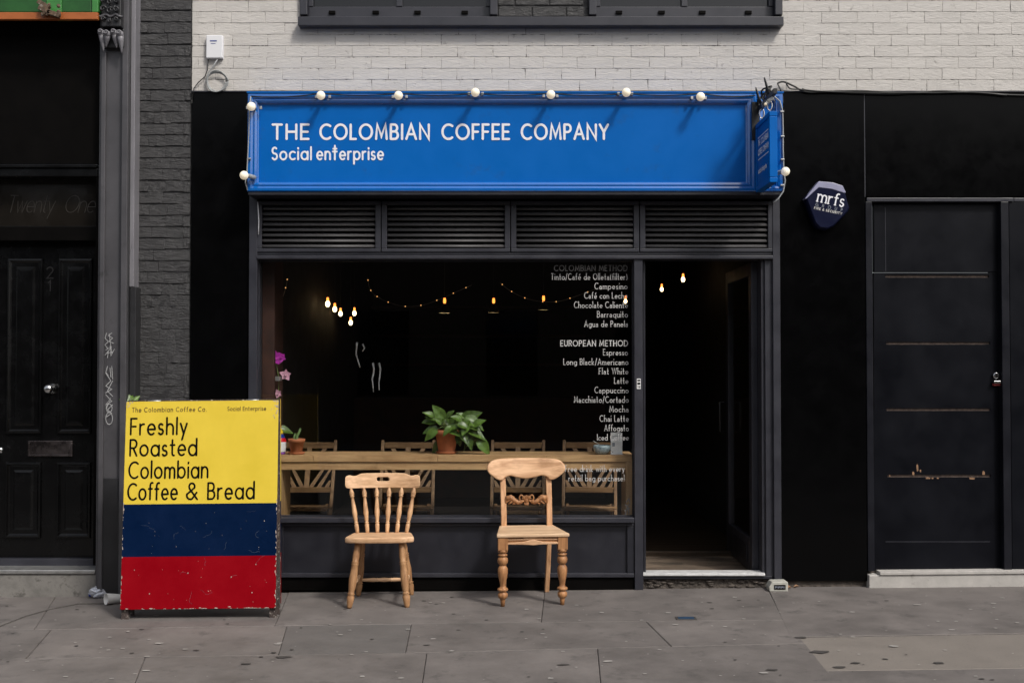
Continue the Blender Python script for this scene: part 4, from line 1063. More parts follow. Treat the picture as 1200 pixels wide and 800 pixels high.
dw = thing('doorway', 'black doorway surround with a painted Twenty One fanlight at the far left', 'doorway', (wx(50,450), .1, gz(-3)+.19))
x1 = wx(114.5, 400, .0)
build('upper_panel', MB().box(xl, x1, -.02, .3, wz(192,-.02), wz(10,-.02)), M['black_matt'], dw)
build('cornice', MB().box(xl, x1, -.045, .3, wz(196.5,-.045), wz(192.3,-.045)), M['door_black'], dw, bevel=.005)
build('cornice', MB().box(xl, x1, -.03, .3, wz(207,-.03), wz(197,-.03)), M['door_black'], dw, bevel=.006)
M['fan'] = mat('dark_brown_fanlight_glass', (.013,.011,.009), rough=.15, var=.25, scale=4, bump=.03, bscale=12)
fan = build('fanlight', MB().box(xl, x1, .10, .12, wz(265,.10), wz(207.3,.10)), M['fan'], dw)
ptext('fanlight_lettering', [('Twenty',8,62,249,20),('One',75,110,249,20)], .0985, M['gold'], fan, .9, gap=.10, shear=.35)
build('transom', MB().box(xl, x1, .05, .3, wz(282,.05), wz(265.3,.05)), M['black_matt'], dw, bevel=.004)
build('side_jamb', MB().box(x1-.012, x1+.06, -.02, .3, gz(-3)+.2, wz(207,-.02)), M['black_matt'], dw)
M['fan']  # noqa
# six panelled door
YD = .16
x0, x1 = wx(-95, 450, YD), wx(112, 450, YD)
fd = thing('front_door', 'glossy black panelled front door numbered 21 with a round chrome knob', 'door', ((x0+x1)/2, YD, wz(655,YD)))
fdl = build('door_leaf', MB().box(x0, x1, YD, YD+.05, wz(655,YD), wz(283,YD)), M['door_black'], fd)
xm = wx(58, 450, YD)
def dpanel(a, b_, t_, bt):
    X0, X1 = wx(a, 450, YD), wx(b_, 450, YD); Z0, Z1 = wz(bt, YD), wz(t_, YD)
    prof = [(0, YD-.001), (.004, YD-.016), (.014, YD-.018), (.022, YD-.010), (.030, YD-.004), (.055, YD-.004), (.070, YD-.012), (.085, YD-.013)]
    mb = MB().mitred(X0, X1, Z0, Z1, prof, YD)
    b = len(mb.v); mb.v += [(X0+.085,YD-.013,Z0+.085),(X1-.085,YD-.013,Z0+.085),(X1-.085,YD-.013,Z1-.085),(X0+.085,YD-.013,Z1-.085)]; mb.face([b,b+1,b+2,b+3])
    build('door_panel', mb, M['door_black'], fd)
for (a, b_) in ((8, 50), (68, 108), (-80, -20)):
    dpanel(a, b_, 303, 508); dpanel(a, b_, 541, 630)
build('weather_bar', MB().box(x0, wx(113.5,660,-.02), .10, .3, wz(664.5,.1), wz(654.6,.1)), M['frame'], fd, bevel=.004)
x, z = W(57, 455.5, YD-.05)
kn = build('knob', MB().ball((x, YD-.055, z), .031, 18, 12, (1,.8,1)), M['chrome'], fd)
build('rose', MB().lathe((x+.004, YD, z), (x+.004, YD-.03, z), [(0,.036),(.3,.036),(.6,.018),(1,.014)], 18), M['chrome'], kn)
x, z = W(3, 527, YD-.04)
kn = build('knob', MB().ball((x-.01, YD-.05, z), .022, 14, 10, (1,.8,1)), M['chrome'], fd)
lb = MB().ring(wx(33.5,525,YD), wx(85.5,525,YD), wz(534.5,YD), wz(516,YD), .014, YD-.014, YD, .014)
lbo = build('letterbox', lb, M['letterbox'], fd, bevel=.003)
build('flap', MB().box(wx(36,525,YD), wx(83,525,YD), YD-.010, YD-.002, wz(532.5,YD), wz(518.5,YD)), M['letterbox'], lbo, bevel=.002)
M['num'] = mat('dull_door_numerals', (.03,.029,.03), rough=.35, metal=.6, bump=0)
ptext('numeral', [('2',55,62,326,13)], YD-.003, M['num'], fd, 1.5, serif=False)
ptext('numeral', [('1',56.5,59.5,341,12)], YD-.003, M['num'], fd, 1.5, serif=False)
# left step
ls = thing('door_step', 'weathered grey stone step with a steel lip below the black front door', 'step', (-3.2, 0, gz(-3.2)))
x1 = wx(114, 680, -.03)
zst = wz(672,-.05)
build('stone', MB().box(-5.2, x1, -.05, .3, -.12, zst-.002), M['step'], ls, bevel=.006)
build('lip', MB().box(-5.2, x1-.004, -.062, .15, zst, zst+.028), M['steel'], ls, bevel=.006)
build('raised_stone', MB().box(-5.2, x1-.004, .02, .3, zst+.02, wz(664,.05)+.0), M['steel'], ls, bevel=.003)

# ------------------------------------------------------------------ things in front: A-board
ax = -1.880; zf = gz(ax)
AL = 1.245; lean = R(5.5); yfb = -.782
aro = thing('sidewalk_sign', 'tall yellow, navy and red A-board reading Freshly Roasted Colombian Coffee & Bread', 'sign', (ax, -.6, zf), R(.3))
HW = .4655
fp = bpy.data.objects.new('front_panel', None)
def local(x, z): return x, z
mb = MB(); bands = [(.0, .310, 2), (.310, .623, 1), (.623, AL, 0)]
th = .018
ft = MB()
ft.box(-HW, HW, -.0, th, 0, AL); ft.m = [3]*6
b = len(ft.v)
for (a, b_, mi) in bands:
    b = len(ft.v); ft.v += [(-HW+.001, -.0012, a+(.001 if a == 0 else 0)), (HW-.001, -.0012, a+(.001 if a == 0 else 0)), (HW-.001, -.0012, b_-(.001 if b_ == AL else 0)), (-HW+.001, -.0012, b_-(.001 if b_ == AL else 0))]
    ft.cm = mi; ft.face([b,b+1,b+2,b+3])
front = put('front_panel', ft.mesh('front_panel', [M['yellow'], M['navy'], M['red'], M['board_edge']]), aro, world=False)
front.location = (0, yfb+.6+.008, .060); front.rotation_euler = (-lean, R(-.55), 0)
bk = MB(); bk.box(-HW, HW, 0, th, 0, AL); bk.m = [3]*6
for (a, b_, mi) in bands:
    for side in (-1, 1):
        b = len(bk.v); xx = side*(HW+.0008); bk.v += [(xx,.001,a),(xx,th-.001,a),(xx,th-.001,b_),(xx,.001,b_)]; bk.cm = mi; bk.face([b,b+1,b+2,b+3])
    b = len(bk.v); bk.v += [(-HW+.001, th+.0012, a), (HW-.001, th+.0012, a), (HW-.001, th+.0012, b_), (-HW+.001, th+.0012, b_)]; bk.cm = mi; bk.face([b+3,b+2,b+1,b])
back = put('rear_panel', bk.mesh('rear_panel', [M['yellow'], M['navy'], M['red'], M['board_edge']]), aro, world=False)
back.location = (.002, yfb+.6+.008+.130, .060); back.rotation_euler = (-lean*.15, R(-.55), 0)
for o_, yy_ in ((front, .020), (back, -.024)):
    for sx in (-1, 1):
        lg = MB().box(sx*(HW-.022)-.021, sx*(HW-.022)+.021, yy_-.001, yy_+.024 if yy_ > 0 else yy_+.022, -.062, AL-.04)
        put('leg', lg.mesh('leg', M['board_edge']), o_, world=False, bevel=.002)
hg = MB()
for sx in (-.3, .3): hg.lathe((sx-.04, .02, AL+.002), (sx+.04, .02, AL+.002), [(0,.006),(1,.006)], 8)
put('hinge', hg.mesh('hinge', M['steel']), front, world=False)
# writing on the board, in board coordinates
def bx_(px_): return (px_-234.2)/(192.5)
def bz_(py_): return (708-py_)*AL/241.0
def btext(lines, cap, sw, m, **k):
    mb = MB()
    for (s_, a, b_, base) in lines: put_text(mb, s_, bx_(a), bx_(b_), bz_(base), cap, sw, lambda u, v, l: (u, -.0022-l, v), **k)
    put('board_lettering', mb.mesh('board_lettering', m), front, world=False)
for l_ in ([('Freshly',151,216.5,506)], [('Roasted',151,228.5,531)], [('Colombian',150.5,242,557)], [('Coffee',150,207,582)], [('&',218,230.5,582)], [('Bread',243,296.5,582)]):
    btext(l_, .096, .0115, M['black_paint'], gap=.30, xs=1.0, jit=.012)
btext([('The Colombian Coffee Co.',152,239,479.5)], .026, .0038, M['thin_paint'], gap=.42); btext([('Social Enterprise',264,309,479)], .023, .0034, M['thin_paint'], gap=.36)
# chips along edges and scratches across the faces
rnd_ = random.Random(3)
ch = MB()
def chip(x, z, a, b_, lift=.0020):
    n = 7; i0 = len(ch.v); ph = rnd_.random()*6
    for k in range(n):
        g = 2*math.pi*k/n+ph; q = rnd_.uniform(.5,1.2); ch.v.append((min(HW-.001,max(-HW+.001,x+a*q*math.cos(g))), -lift, min(AL-.001,max(.001,z+b_*q*math.sin(g)))))
    ch.face([i0+k for k in range(n)][::1])
for k in range(60):
    s_ = rnd_.choice((-1,1)); chip(s_*(HW-abs(rnd_.gauss(0,.003))), rnd_.uniform(0,.66), .003, rnd_.uniform(.003,.012))
for k in range(40): chip(rnd_.uniform(-HW,HW), abs(rnd_.gauss(0,.004)), rnd_.uniform(.003,.014), .003)
for k in range(26): chip(HW-abs(rnd_.gauss(0,.02)), AL-abs(rnd_.gauss(0,.04)), rnd_.uniform(.002,.006), rnd_.uniform(.003,.008))
for k in range(34): chip(rnd_.uniform(-HW,HW), rnd_.uniform(.02,.6), rnd_.uniform(.0008,.002), rnd_.uniform(.0008,.0025), .0021)
for (px_, py_) in ((309,608),(160,663),(272,672),(222,667),(178,690),(300,658),(246,688),(296,690)): chip(bx_(px_), bz_(py_), .0035, .004, .0022)
for k in range(12): chip(-HW+abs(rnd_.gauss(0,.015)), AL-abs(rnd_.gauss(0,.012)), .004, .004)
put('paint_chip', ch.mesh('paint_chip', M['chip']), front, world=False)['kind'] = 'stuff'
sc_ = MB(); i_ = 0
M['scratch'] = mat('pale_scratch', (.10,.12,.17), rough=.7, var=.4, scale=60, bump=0)
for k in range(14):
    x_ = rnd_.uniform(-HW+.03, HW-.05); z_ = rnd_.choice((rnd_.uniform(.03,.28), rnd_.uniform(.34,.60), rnd_.uniform(.34,.60))); pts = [(x_, z_)]; d_ = rnd_.uniform(0,6.28)
    for q in range(rnd_.randint(3,8)): d_ += rnd_.uniform(-.9,.9); pts.append((pts[-1][0]+.012*math.cos(d_), pts[-1][1]+.012*math.sin(d_)))
    pts = [(min(HW-.01,max(-HW+.01,a)), min(.6,max(.01,b_))) for a, b_ in pts]
    ribbon(sc_, pts, rnd_.uniform(.0004,.0009), lambda u, v, l=.00003*k: (u, -.0016-l, v))
put('scratch', sc_.mesh('scratch', M['scratch']), front, world=False)['kind'] = 'stuff'

# ------------------------------------------------------------------ spindle back chair
def turned(mb, p0, p1, prof, seg=14): mb.lathe(p0, p1, prof, seg)
def smooth_mesh(me, ang=40):
    for p in me.polygons: p.use_smooth = True
    try: me.set_sharp_from_angle(angle=R(ang))
    except Exception: pass
    return me
def seat_outline(pts, n=6):
    """closed Catmull-Rom through pts"""
    out = []; N = len(pts)
    for i in range(N):
        p0, p1, p2, p3 = pts[i-1], pts[i], pts[(i+1)%N], pts[(i+2)%N]
        for k in range(n):
            t = k/n; out.append(tuple(.5*((2*p1[j])+(-p0[j]+p2[j])*t+(2*p0[j]-5*p1[j]+4*p2[j]-p3[j])*t*t+(-p0[j]+3*p1[j]-3*p2[j]+p3[j])*t*t*t) for j in (0,1)))
    return out
cx1, cy1 = W(446.5, 690, -.30)[0], -.31
c1 = thing('spindle_chair', 'pale beech kitchen chair with six turned spindles, nearer to the A-board', 'chair', (cx1, cy1, gz(cx1)), R(3.2))
ZS = .435
# seat slab (local: front = -y)
out = seat_outline([(-.222,-.13),(-.212,-.175),(-.13,-.212),(0,-.222),(.13,-.212),(.212,-.175),(.222,-.13),(.205,.06),(.200,.115),(.185,.155),(.12,.168),(0,.170),(-.12,.168),(-.185,.155),(-.200,.115),(-.205,.06)])
me = outline_mesh('seat', out, [], .036, .010, M['wood_x'])
for v in me.vertices:
    x, y, z = v.co; v.co = (x*.96, z, ZS-.018-y-(z+.2)*.055)   # lay the slab flat: outline z becomes depth
me.flip_normals()
put('seat', smooth_mesh(me, 50), c1, world=False)
legp = [(0,.0130),(.03,.0165),(.10,.021),(.17,.0245),(.20,.0185),(.215,.0255),(.235,.0175),(.25,.019),(.34,.0235),(.44,.0260),(.56,.0225),(.645,.0205),(.66,.0245),(.675,.0185),(.69,.0250),(.71,.0185),(.78,.0220),(.88,.0190),(1,.0160)]
for (tx, ty, fx, fy) in ((-.135,-.145,-.183,-.205),(.135,-.145,.176,-.205),(-.125,.125,-.158,.185),(.130,.125,.190,.185)):
    mb = MB(); turned(mb, (fx,fy,0), (tx,ty,ZS-.034), legp); put('leg', mb.mesh('leg', M['wood_leg']), c1, world=False)
sp_ = [(0,.0075),(.1,.010),(.3,.0135),(.34,.011),(.36,.0145),(.38,.011),(.5,.0145),(.62,.011),(.64,.0145),(.66,.011),(.7,.0135),(.9,.010),(1,.0075)]
def at_h(leg, h):
    (tx,ty,fx,fy) = leg; t = h/(ZS-.03); return (fx+(tx-fx)*t, fy+(ty-fy)*t, h)
LG = ((-.135,-.145,-.183,-.205),(.135,-.145,.176,-.205),(-.125,.125,-.158,.185),(.130,.125,.190,.185))
for (a, b_, h) in ((0,2,.135),(1,3,.135)):
    mb = MB(); turned(mb, at_h(LG[a],h), at_h(LG[b_],h), sp_, 10); put('stretcher', mb.mesh('stretcher', M['wood_x']), c1, world=False)
mb = MB(); turned(mb, at_h(LG[2],.105), at_h(LG[3],.105), sp_, 10); put('stretcher', mb.mesh('stretcher', M['wood_x']), c1, world=False)
# crest rail with cut-out handle
ZC0, ZC1 = .700, .795
half = [(0,.0),(.10,.0),(.19,.0),(.222,.001),(.238,.006),(.2445,.022),(.2445,.066),(.240,.079),(.228,.085),(.214,.086),(.200,.081),(.185,.080),(.172,.083),(.155,.090),(.140,.095),(.10,.096),(0,.096)]
outl = []
full = [(-a, b_) for a, b_ in half[::-1]][:-1] + half[:-1]
outl = full
fine = []
for i in range(len(outl)):
    p, q = outl[i], outl[(i+1)%len(outl)]; nn = max(1, int(math.dist(p,q)/.02))
    for k in range(nn): fine.append((p[0]+(q[0]-p[0])*k/nn, p[1]+(q[1]-p[1])*k/nn))
hole = [(-.030,.037),(-.036,.043)]
hole = arc(-.030,.056,.013,.0135,90,270,6)+arc(.030,.056,.013,.0135,-90,90,6)
me = outline_mesh('crest_rail', fine[::-1], [hole], .020, .005, M['wood_x']); slice_x(me)
for v in me.vertices:
    x, y, z = v.co; v.co = (x, y + .215 - x*x*.8 + (z)*.15, z+ZC0)
put('crest_rail', smooth_mesh(me, 45), c1, world=False)
spp = [(0,.0105),(.06,.0125),(.14,.0140),(.20,.0135),(.212,.0095),(.225,.0140),(.238,.0140),(.25,.0095),(.28,.0120),(.45,.0170),(.60,.0140),(.72,.0105),(.785,.0100),(.795,.0150),(.81,.0155),(.822,.0110),(.85,.0165),(.90,.0145),(.96,.0090),(1,.0065)]
for k in range(6):
    u = (k-2.5)/2.5; bx0 = u*.158; tx = u*.208
    mb = MB(); turned(mb, (bx0, .140-.02*u*u, ZS-.022), (tx, .214-tx*tx*.8, ZC0+.006), spp, 12); put('spindle', mb.mesh('spindle', M['wood_z']), c1, world=False)

# ------------------------------------------------------------------ Victorian bar back chair
cx2 = W(620.5, 700, -.33)[0]
c2 = thing('bar_back_chair', 'old pine chair with broad curved top rail, carved middle rail and turned front legs', 'chair', (cx2, -.31, gz(cx2)), R(5.5))
ZS2 = .450
mb = MB(); sw1, sw0 = .228, .178
mb.v = [(-sw1,-.215,ZS2-.022),(sw1,-.215,ZS2-.022),(sw0,.185,ZS2-.022),(-sw0,.185,ZS2-.022),(-sw1,-.215,ZS2),(sw1,-.215,ZS2),(sw0,.185,ZS2),(-sw0,.185,ZS2)]
for q in ((0,3,2,1),(4,5,6,7),(0,1,5,4),(1,2,6,5),(2,3,7,6),(3,0,4,7)): mb.face(list(q))
put('seat', mb.mesh('seat', M['pine_seat']), c2, world=False, bevel=.007, seg=3)
rail = MB(); yq = -.195
rail.box(-.165, .165, yq, yq+.022, ZS2-.068, ZS2-.0225)
put('front_rail', rail.mesh('front_rail', M['pine_leg']), c2, world=False, bevel=.003)
md = outline_mesh('rail_moulding', [(-.158,0),(-.158,.012),(-.06,.016),(0,.030),(.06,.016),(.158,.012),(.158,0),(.06,-.002),(0,-.006),(-.06,-.002)][::-1], [], .016, .004, M['pine_x'])
for v in md.vertices: v.co = (v.co[0], v.co[1]+yq-.004, v.co[2]+ZS2-.066)
put('rail_moulding', md, c2, world=False)
put('rail_bead', MB().box(-.158,.158,yq-.006,yq-.0005,ZS2-.040,ZS2-.033).mesh('rail_bead', M['pine_x']), c2, world=False, bevel=.002)
put('rail_bead', MB().box(-.06,.06,yq-.009,yq-.0005,ZS2-.031,ZS2-.0235).mesh('rail_bead', M['pine_x']), c2, world=False, bevel=.002)
for sx in (-1, 1):
    sr = MB(); sr.bar((sx*.175,-.17,ZS2-.045),(sx*.150,.17,ZS2-.045), .02, .045); put('side_rail', sr.mesh('side_rail', M['pine_leg']), c2, world=False, bevel=.002)
sr = MB().box(-.14, .14, .155, .175, ZS2-.07, ZS2-.023); put('rear_rail', sr.mesh('rear_rail', M['pine_leg']), c2, world=False, bevel=.002)
fl_ = [(0,.0125),(.10,.0155),(.13,.018),(.145,.0255),(.18,.0310),(.22,.0305),(.25,.0215),(.262,.0185),(.275,.0315),(.30,.0340),(.32,.0300),(.33,.0195),(.36,.0165),(.42,.0195),(.50,.0265),(.58,.0310),(.66,.0315),(.71,.0225),(.725,.0175),(.737,.0235),(.77,.0310),(.815,.0330),(.855,.0300),(.88,.0185),(.893,.0290),(.915,.0305),(.93,.0205),(.945,.0205),(.955,.0305),(.985,.0310),(1,.0290)]
for sx in (-1, 1):
    mb = MB(); mb.lathe((sx*.187,-.178,0),(sx*.187,-.178,.350), fl_, 20); mb.box(sx*.187-.030, sx*.187+.030, -.207, -.148, .350, ZS2-.0225)
    put('leg', mb.mesh('leg', M['pine_leg']), c2, world=False)
# back posts sweep from splayed rear feet up to the top rail
ZB = .80
for sx in (-1, 1):
    mb = MB(); pts = [(sx*.142,.245,0),(sx*.145,.205,.15),(sx*.148,.175,.32),(sx*.150,.165,ZS2),(sx*.150,.172,.52),(sx*.151,.190,.62),(sx*.152,.228,.760)]
    for k, (p, q) in enumerate(zip(pts, pts[1:])):
        b = len(mb.v)
    N = len(pts)
    for k, p in enumerate(pts):
        w_ = .018 if k > 2 else .015; d_ = .017
        mb.v += [(p[0]-w_,p[1]-d_,p[2]),(p[0]+w_,p[1]-d_,p[2]),(p[0]+w_,p[1]+d_,p[2]),(p[0]-w_,p[1]+d_,p[2])]
    for k in range(N-1):
        for c in range(4): d = (c+1)%4; mb.face([4*k+c,4*k+d,4*k+4+d,4*k+4+c], True)
    mb.face([3,2,1,0]); mb.face([4*N-4,4*N-3,4*N-2,4*N-1])
    o = put('back_post', mb.mesh('back_post', M['pine_z']), c2, world=False, bevel=.004)
    smooth_mesh(o.data, 40)
top = seat_outline([(-.06,.136),(-.16,.134),(-.212,.124),(-.240,.102),(-.250,.074),(-.240,.046),(-.215,.022),(-.182,.000),(-.150,-.004),(-.135,.012),(-.10,.022),(-.06,.012),(0,.003),(.06,.012),(.10,.022),(.135,.012),(.150,-.004),(.182,.000),(.215,.022),(.240,.046),(.250,.074),(.240,.102),(.212,.124),(.16,.134),(.06,.136)], 4)
me = outline_mesh('top_rail', top, [], .032, .010, M['pine_x']); slice_x(me)
for v in me.vertices:
    x, y, z = v.co; v.co = (x*1.035, y+.215-x*x*.7+z*.25, z+.748)
put('top_rail', smooth_mesh(me, 50), c2, world=False)
# carved middle rail: central boss, C-scrolls, leafy ends
cvd = MB(); zc = .605; yc = .175
cvd.ball((0,yc,zc), .017, 12, 8, (1.0,.8,1.15))
for k in range(5): cvd.ball(((k-2)*.009, yc-.010, zc+.014-.002*abs(k-2)), .0062, 8, 6, (.8,.8,1.6))
cvd.tube([(-.014,yc,zc-.016),(-.006,yc-.004,zc-.024),(0,yc-.004,zc-.020),(.006,yc-.004,zc-.024),(.014,yc,zc-.016)], .006, 8)
for sx in (-1, 1):
    pts = []
    for k in range(20):
        g = -2.4+k*.36; q = .020*(1-k/26); pts.append((sx*(.032-.0+q*math.cos(g)*1.0), yc-.004, zc+.010+q*math.sin(g)))
    cvd.tube(pts, .0055, 8, .0035)
    cvd.tube([(sx*.030,yc,zc-.010),(sx*.055,yc-.003,zc-.014),(sx*.080,yc,zc-.003),(sx*.105,yc,zc+.010),(sx*.135,yc,zc+.006)], .010, 8, .013)
    cvd.tube([(sx*.055,yc,zc-.008),(sx*.078,yc,zc-.018),(sx*.092,yc,zc-.022)], .007, 8, .003)
    cvd.tube([(sx*.075,yc,zc+.002),(sx*.100,yc,zc-.012),(sx*.120,yc,zc-.022)], .008, 8, .0035)
    cvd.tube([(sx*.100,yc,zc+.006),(sx*.122,yc,zc-.006),(sx*.138,yc,zc-.022)], .008, 8, .004)
    cvd.tube([(sx*.080,yc,zc+.006),(sx*.100,yc,zc+.017),(sx*.137,yc,zc+.012)], .007, 8, .006)
    cvd.ball((sx*.137,yc,zc-.004), .012, 8, 6, (.6,.9,1.7))
cvd.v = [(v[0], yc+(v[1]-yc)*1.1, .618+(v[2]-zc)*1.35) for v in cvd.v]
put('carved_rail', cvd.mesh('carved_rail', M['pine_leg']), c2, world=False)

# ------------------------------------------------------------------ counter inside the window
ct = thing('window_counter', 'pale timber counter running along the inside of the shop window', 'counter', (-.4, .28, RZ0))
yc0 = .13; zc1 = wz(532.8, yc0); zc0 = wz(541, yc0); xr = wx(743, 540, yc0)
cuts = [RX0+.10, wx(367,540,yc0), wx(513,540,yc0), wx(640,540,yc0), xr]
for k in range(4):
    build('front_board', MB().box(cuts[k]+.0008, cuts[k+1]-.0008, yc0, yc0+.03, zc0, zc1), M['counter'], ct, bevel=.0018)
pw = .10
for k in range(3): build('top_plank', MB().box(RX0+.10, xr, yc0+.031+pw*k, yc0+.029+pw*(k+1), zc1-.030, zc1-.0015+.0008*k), M['counter'], ct, bevel=.0015)
build('apron', MB().box(RX0+.10, xr-.05, yc0+.012, yc0+.034, wz(550.5,yc0), zc0-.001), M['counter'], ct, bevel=.002)
build('upright', MB().box(xr-.055, xr, yc0, yc0+.33, RZ0, zc0-.001), M['counter_z'], ct, bevel=.003)
build('upright', MB().box(RX0+.10, RX0+.15, yc0, yc0+.33, RZ0, zc0-.001), M['counter_z'], ct, bevel=.003)

# folding chairs drawn up to it
def folding_chair(label, x, y, rz):
    t = thing('folding_chair', label, 'chair', (x, y, RZ0), R(rz), 'slatted folding chairs behind the window counter')
    H = .835; hw = .192
    pos = lambda h: .06-.40*(H-h)/H        # the long posts run down and forward to the front feet
    for sx in (-1, 1):
        mb = MB().bar((sx*hw, pos(H+.012), H+.012), (sx*hw, pos(0), 0), .024, .034, (0,1,0)); put('post', mb.mesh('post', M['slat_wood_z']), t, world=False, bevel=.004)
        mb = MB().bar((sx*(hw-.03), -.14, .385), (sx*(hw-.03), .26, 0), .022, .034, (0,1,0)); put('rear_leg', mb.mesh('rear_leg', M['slat_wood_z']), t, world=False, bevel=.003)
    def rail(z0_, z1_, nm='rail'):
        zm = (z0_+z1_)/2; mb = MB().box(-hw+.013, hw-.013, pos(zm)-.010, pos(zm)+.010, z0_, z1_); put(nm, mb.mesh(nm, M['slat_wood']), t, world=False, bevel=.003)
    rail(H-.045, H, 'top_rail'); rail(.475, .515, 'lower_rail')
    zl, zh = .516, H-.046
    mb = MB().box(-.018, .018, pos(.64)-.006-.004, pos(.64)+.006-.004, zl-.01, zh+.01)
    b = mb; b.v = [(v[0], v[1]+pos(v[2])-pos(.64), v[2]) for v in b.v]; put('centre_slat', b.mesh('centre_slat', M['slat_wood_z']), t, world=False)
    for sx in (-1, 1):
        for k, (xb, xt) in enumerate(((.034,.215),(.092,.273),(.150,.331),(.018,.115))):
            if k == 3: z0_, z1_ = zl+.125, zh
            else: z0_, z1_ = zl, zh
            # clip the slat where it runs into the post
            lim = hw-.012
            if xt > lim: z1_ = z0_+(z1_-z0_)*(lim-xb)/(xt-xb); xt = lim
            mb = MB().bar((sx*xb, pos(z0_), z0_), (sx*xt, pos(z1_), z1_), .010, .024, (1,0,0)) if False else MB()
            w2 = .0165; mb.v = []
            for yy_ in (-.005, .005):
                mb.v += [(sx*(xb-w2), pos(z0_)+yy_, z0_), (sx*(xb+w2), pos(z0_)+yy_, z0_), (sx*min(xt+w2, lim), pos(z1_)+yy_, z1_), (sx*(xt-w2), pos(z1_)+yy_, z1_)]
            for q in ((0,1,2,3),(7,6,5,4),(0,4,5,1),(1,5,6,2),(2,6,7,3),(3,7,4,0)): mb.face(list(q) if sx > 0 else list(q)[::-1])
            put('slat', mb.mesh('slat', M['slat_wood']), t, world=False)
    for k in range(5):
        yy_ = -.30+.068*k; mb = MB().box(-hw+.014, hw-.014, yy_, yy_+.040, .362, .374); put('seat_slat', mb.mesh('seat_slat', M['slat_wood']), t, world=False, bevel=.002)
    mb = MB().lathe((-hw-.012, -.178, .372), (hw+.012, -.178, .372), [(0,.010),(1,.010)], 10); put('seat_bar', mb.mesh('seat_bar', M['slat_wood']), t, world=False)
    return t
yc_ = .92
fc = folding_chair('slatted folding chair behind the counter beside the small cactus pot, partly behind the A-board', wx(362,545,yc_), yc_, 0)
for (px_, rz, lab) in ((478, 1.5, 'slatted folding chair behind the spindle chair and left of the leafy plant'), (607, -1, 'slatted folding chair seen through the bar back chair'), (691, -5, 'slatted folding chair behind the sugar bowl at the right end of the counter')):
    o = copy_tree(fc); o.location = (wx(px_,545,yc_), yc_, RZ0); o.rotation_euler = (0,0,R(rz)); o['label'] = lab

# ------------------------------------------------------------------ things on the counter
def pot(root, rr, h, m):
    t = .004; mb = MB().lathe((0,0,0),(0,0,h), [(0,rr*.66),(.02,rr*.68),(.74,rr*.91),(.745,rr*1.0),(1,rr*1.06),(1.0,rr*.98),(.93,rr*.90),(.90,.001)], 26, caps=True)
    return put('pot', mb.mesh('pot', m), root, world=False)
def saucer(root, rr, m):
    mb = MB().lathe((0,0,0),(0,0,.016), [(0,rr*.8),(.3,rr*.88),(1,rr),(1,rr*.93),(.4,rr*.8),(.4,.001)], 26); return put('saucer', mb.mesh('saucer', m), root, world=False)
xk, zk = W(523.5, 533, .27)
zct = zc1-.0003
pl_ = thing('potted_plant', 'leafy green plant trailing from a terracotta pot in the middle of the counter', 'plant', (wx(523.5,520,.26), .26, zct))
saucer(pl_, .075, M['terracotta']); p_ = pot(pl_, .083, .155, M['terracotta']); p_.location.z = .008
put('soil', MB().lathe((0,0,.142),(0,0,.150), [(0,.07),(1,.07)], 18).mesh('soil', M['soil']), pl_, world=False)
def leaf_mesh(L, wd, curl, seed):
    rd = random.Random(seed); mb = MB(); n = 7
    prof = [0, .62, .95, 1.0, .86, .62, .34, 0.0]
    for i in range(n+1):
        t = i/n; w_ = wd*prof[i]/2; z = -curl*t*t*L + rd.uniform(-.001,.001)
        y = L*t - (.012 if i == 0 else 0)*0
        for u in (-1, -.5, 0, .5, 1):
            back = .10*L*(abs(u)) if i == 1 else 0
            mb.v.append((u*w_, y-back, z + .18*w_*abs(u)**1.2*2 - (.0 if u else .002)))
    for i in range(n):
        for k in range(4): a = i*5+k; mb.face([a, a+1, a+6, a+5], True)
    return mb.mesh('leaf', M['leaf'])
lms = [leaf_mesh(.105*f_, .060*f_, c_, s) for s, (f_, c_) in enumerate(((1,.25),(1.1,.5),(.85,.15),(1.2,.4),(.95,.6)))]
# leaf base (px offsets on the plane y) and tip: (base, tip, depth offset, tilt)
LV = [((512,493),(494,493),0,.3),((513,492),(501,485),-.02,.6),((520,493),(508,474),.01,.2),((513,502),(495,504),-.02,.5),((512,503),(497,513),-.05,.4),
 ((522,503),(540,497),-.06,.9),((524,505),(541,506),-.08,1.2),((528,498),(536,484),.0,.8),((532,495),(545,486),.02,.9),((528,503),(522,488),.04,.8),
 ((540,495),(563,481),.01,.3),((544,490),(567,497),-.03,.7),((545,496),(564,503),-.05,.8),((546,503),(570,509),-.04,.9),((546,500),(556,519),-.03,.3),
 ((551,506),(560,521),-.01,.5),((560,515),(575,530),-.03,.4),((540,505),(548,519),-.05,.5),((536,508),(540,522),-.02,.5),((517,517),(506,528),.06,.4),
 ((541,493),(530,486),-.05,.7),((536,497),(551,499),-.09,.7),((548,498),(541,510),-.08,.5),((555,499),(566,490),-.05,.5),((553,505),(562,512),-.05,.4),((518,497),(510,489),-.05,.6),((529,500),(519,507),-.09,.7),((543,512),(534,519),-.02,.5),((549,514),(553,526),-.05,.5),((508,488),(500,481),-.03,.4),((524,489),(531,480),.0,.5),((546,490),(538,482),.02,.5),
 ((533,492),(549,489),.03,.7),((546,507),(532,515),.03,.8),((550,492),(540,503),-.06,1.0),((515,498),(520,489),-.04,.8)]
stm = MB(); pb0 = Vector(pl_.location)
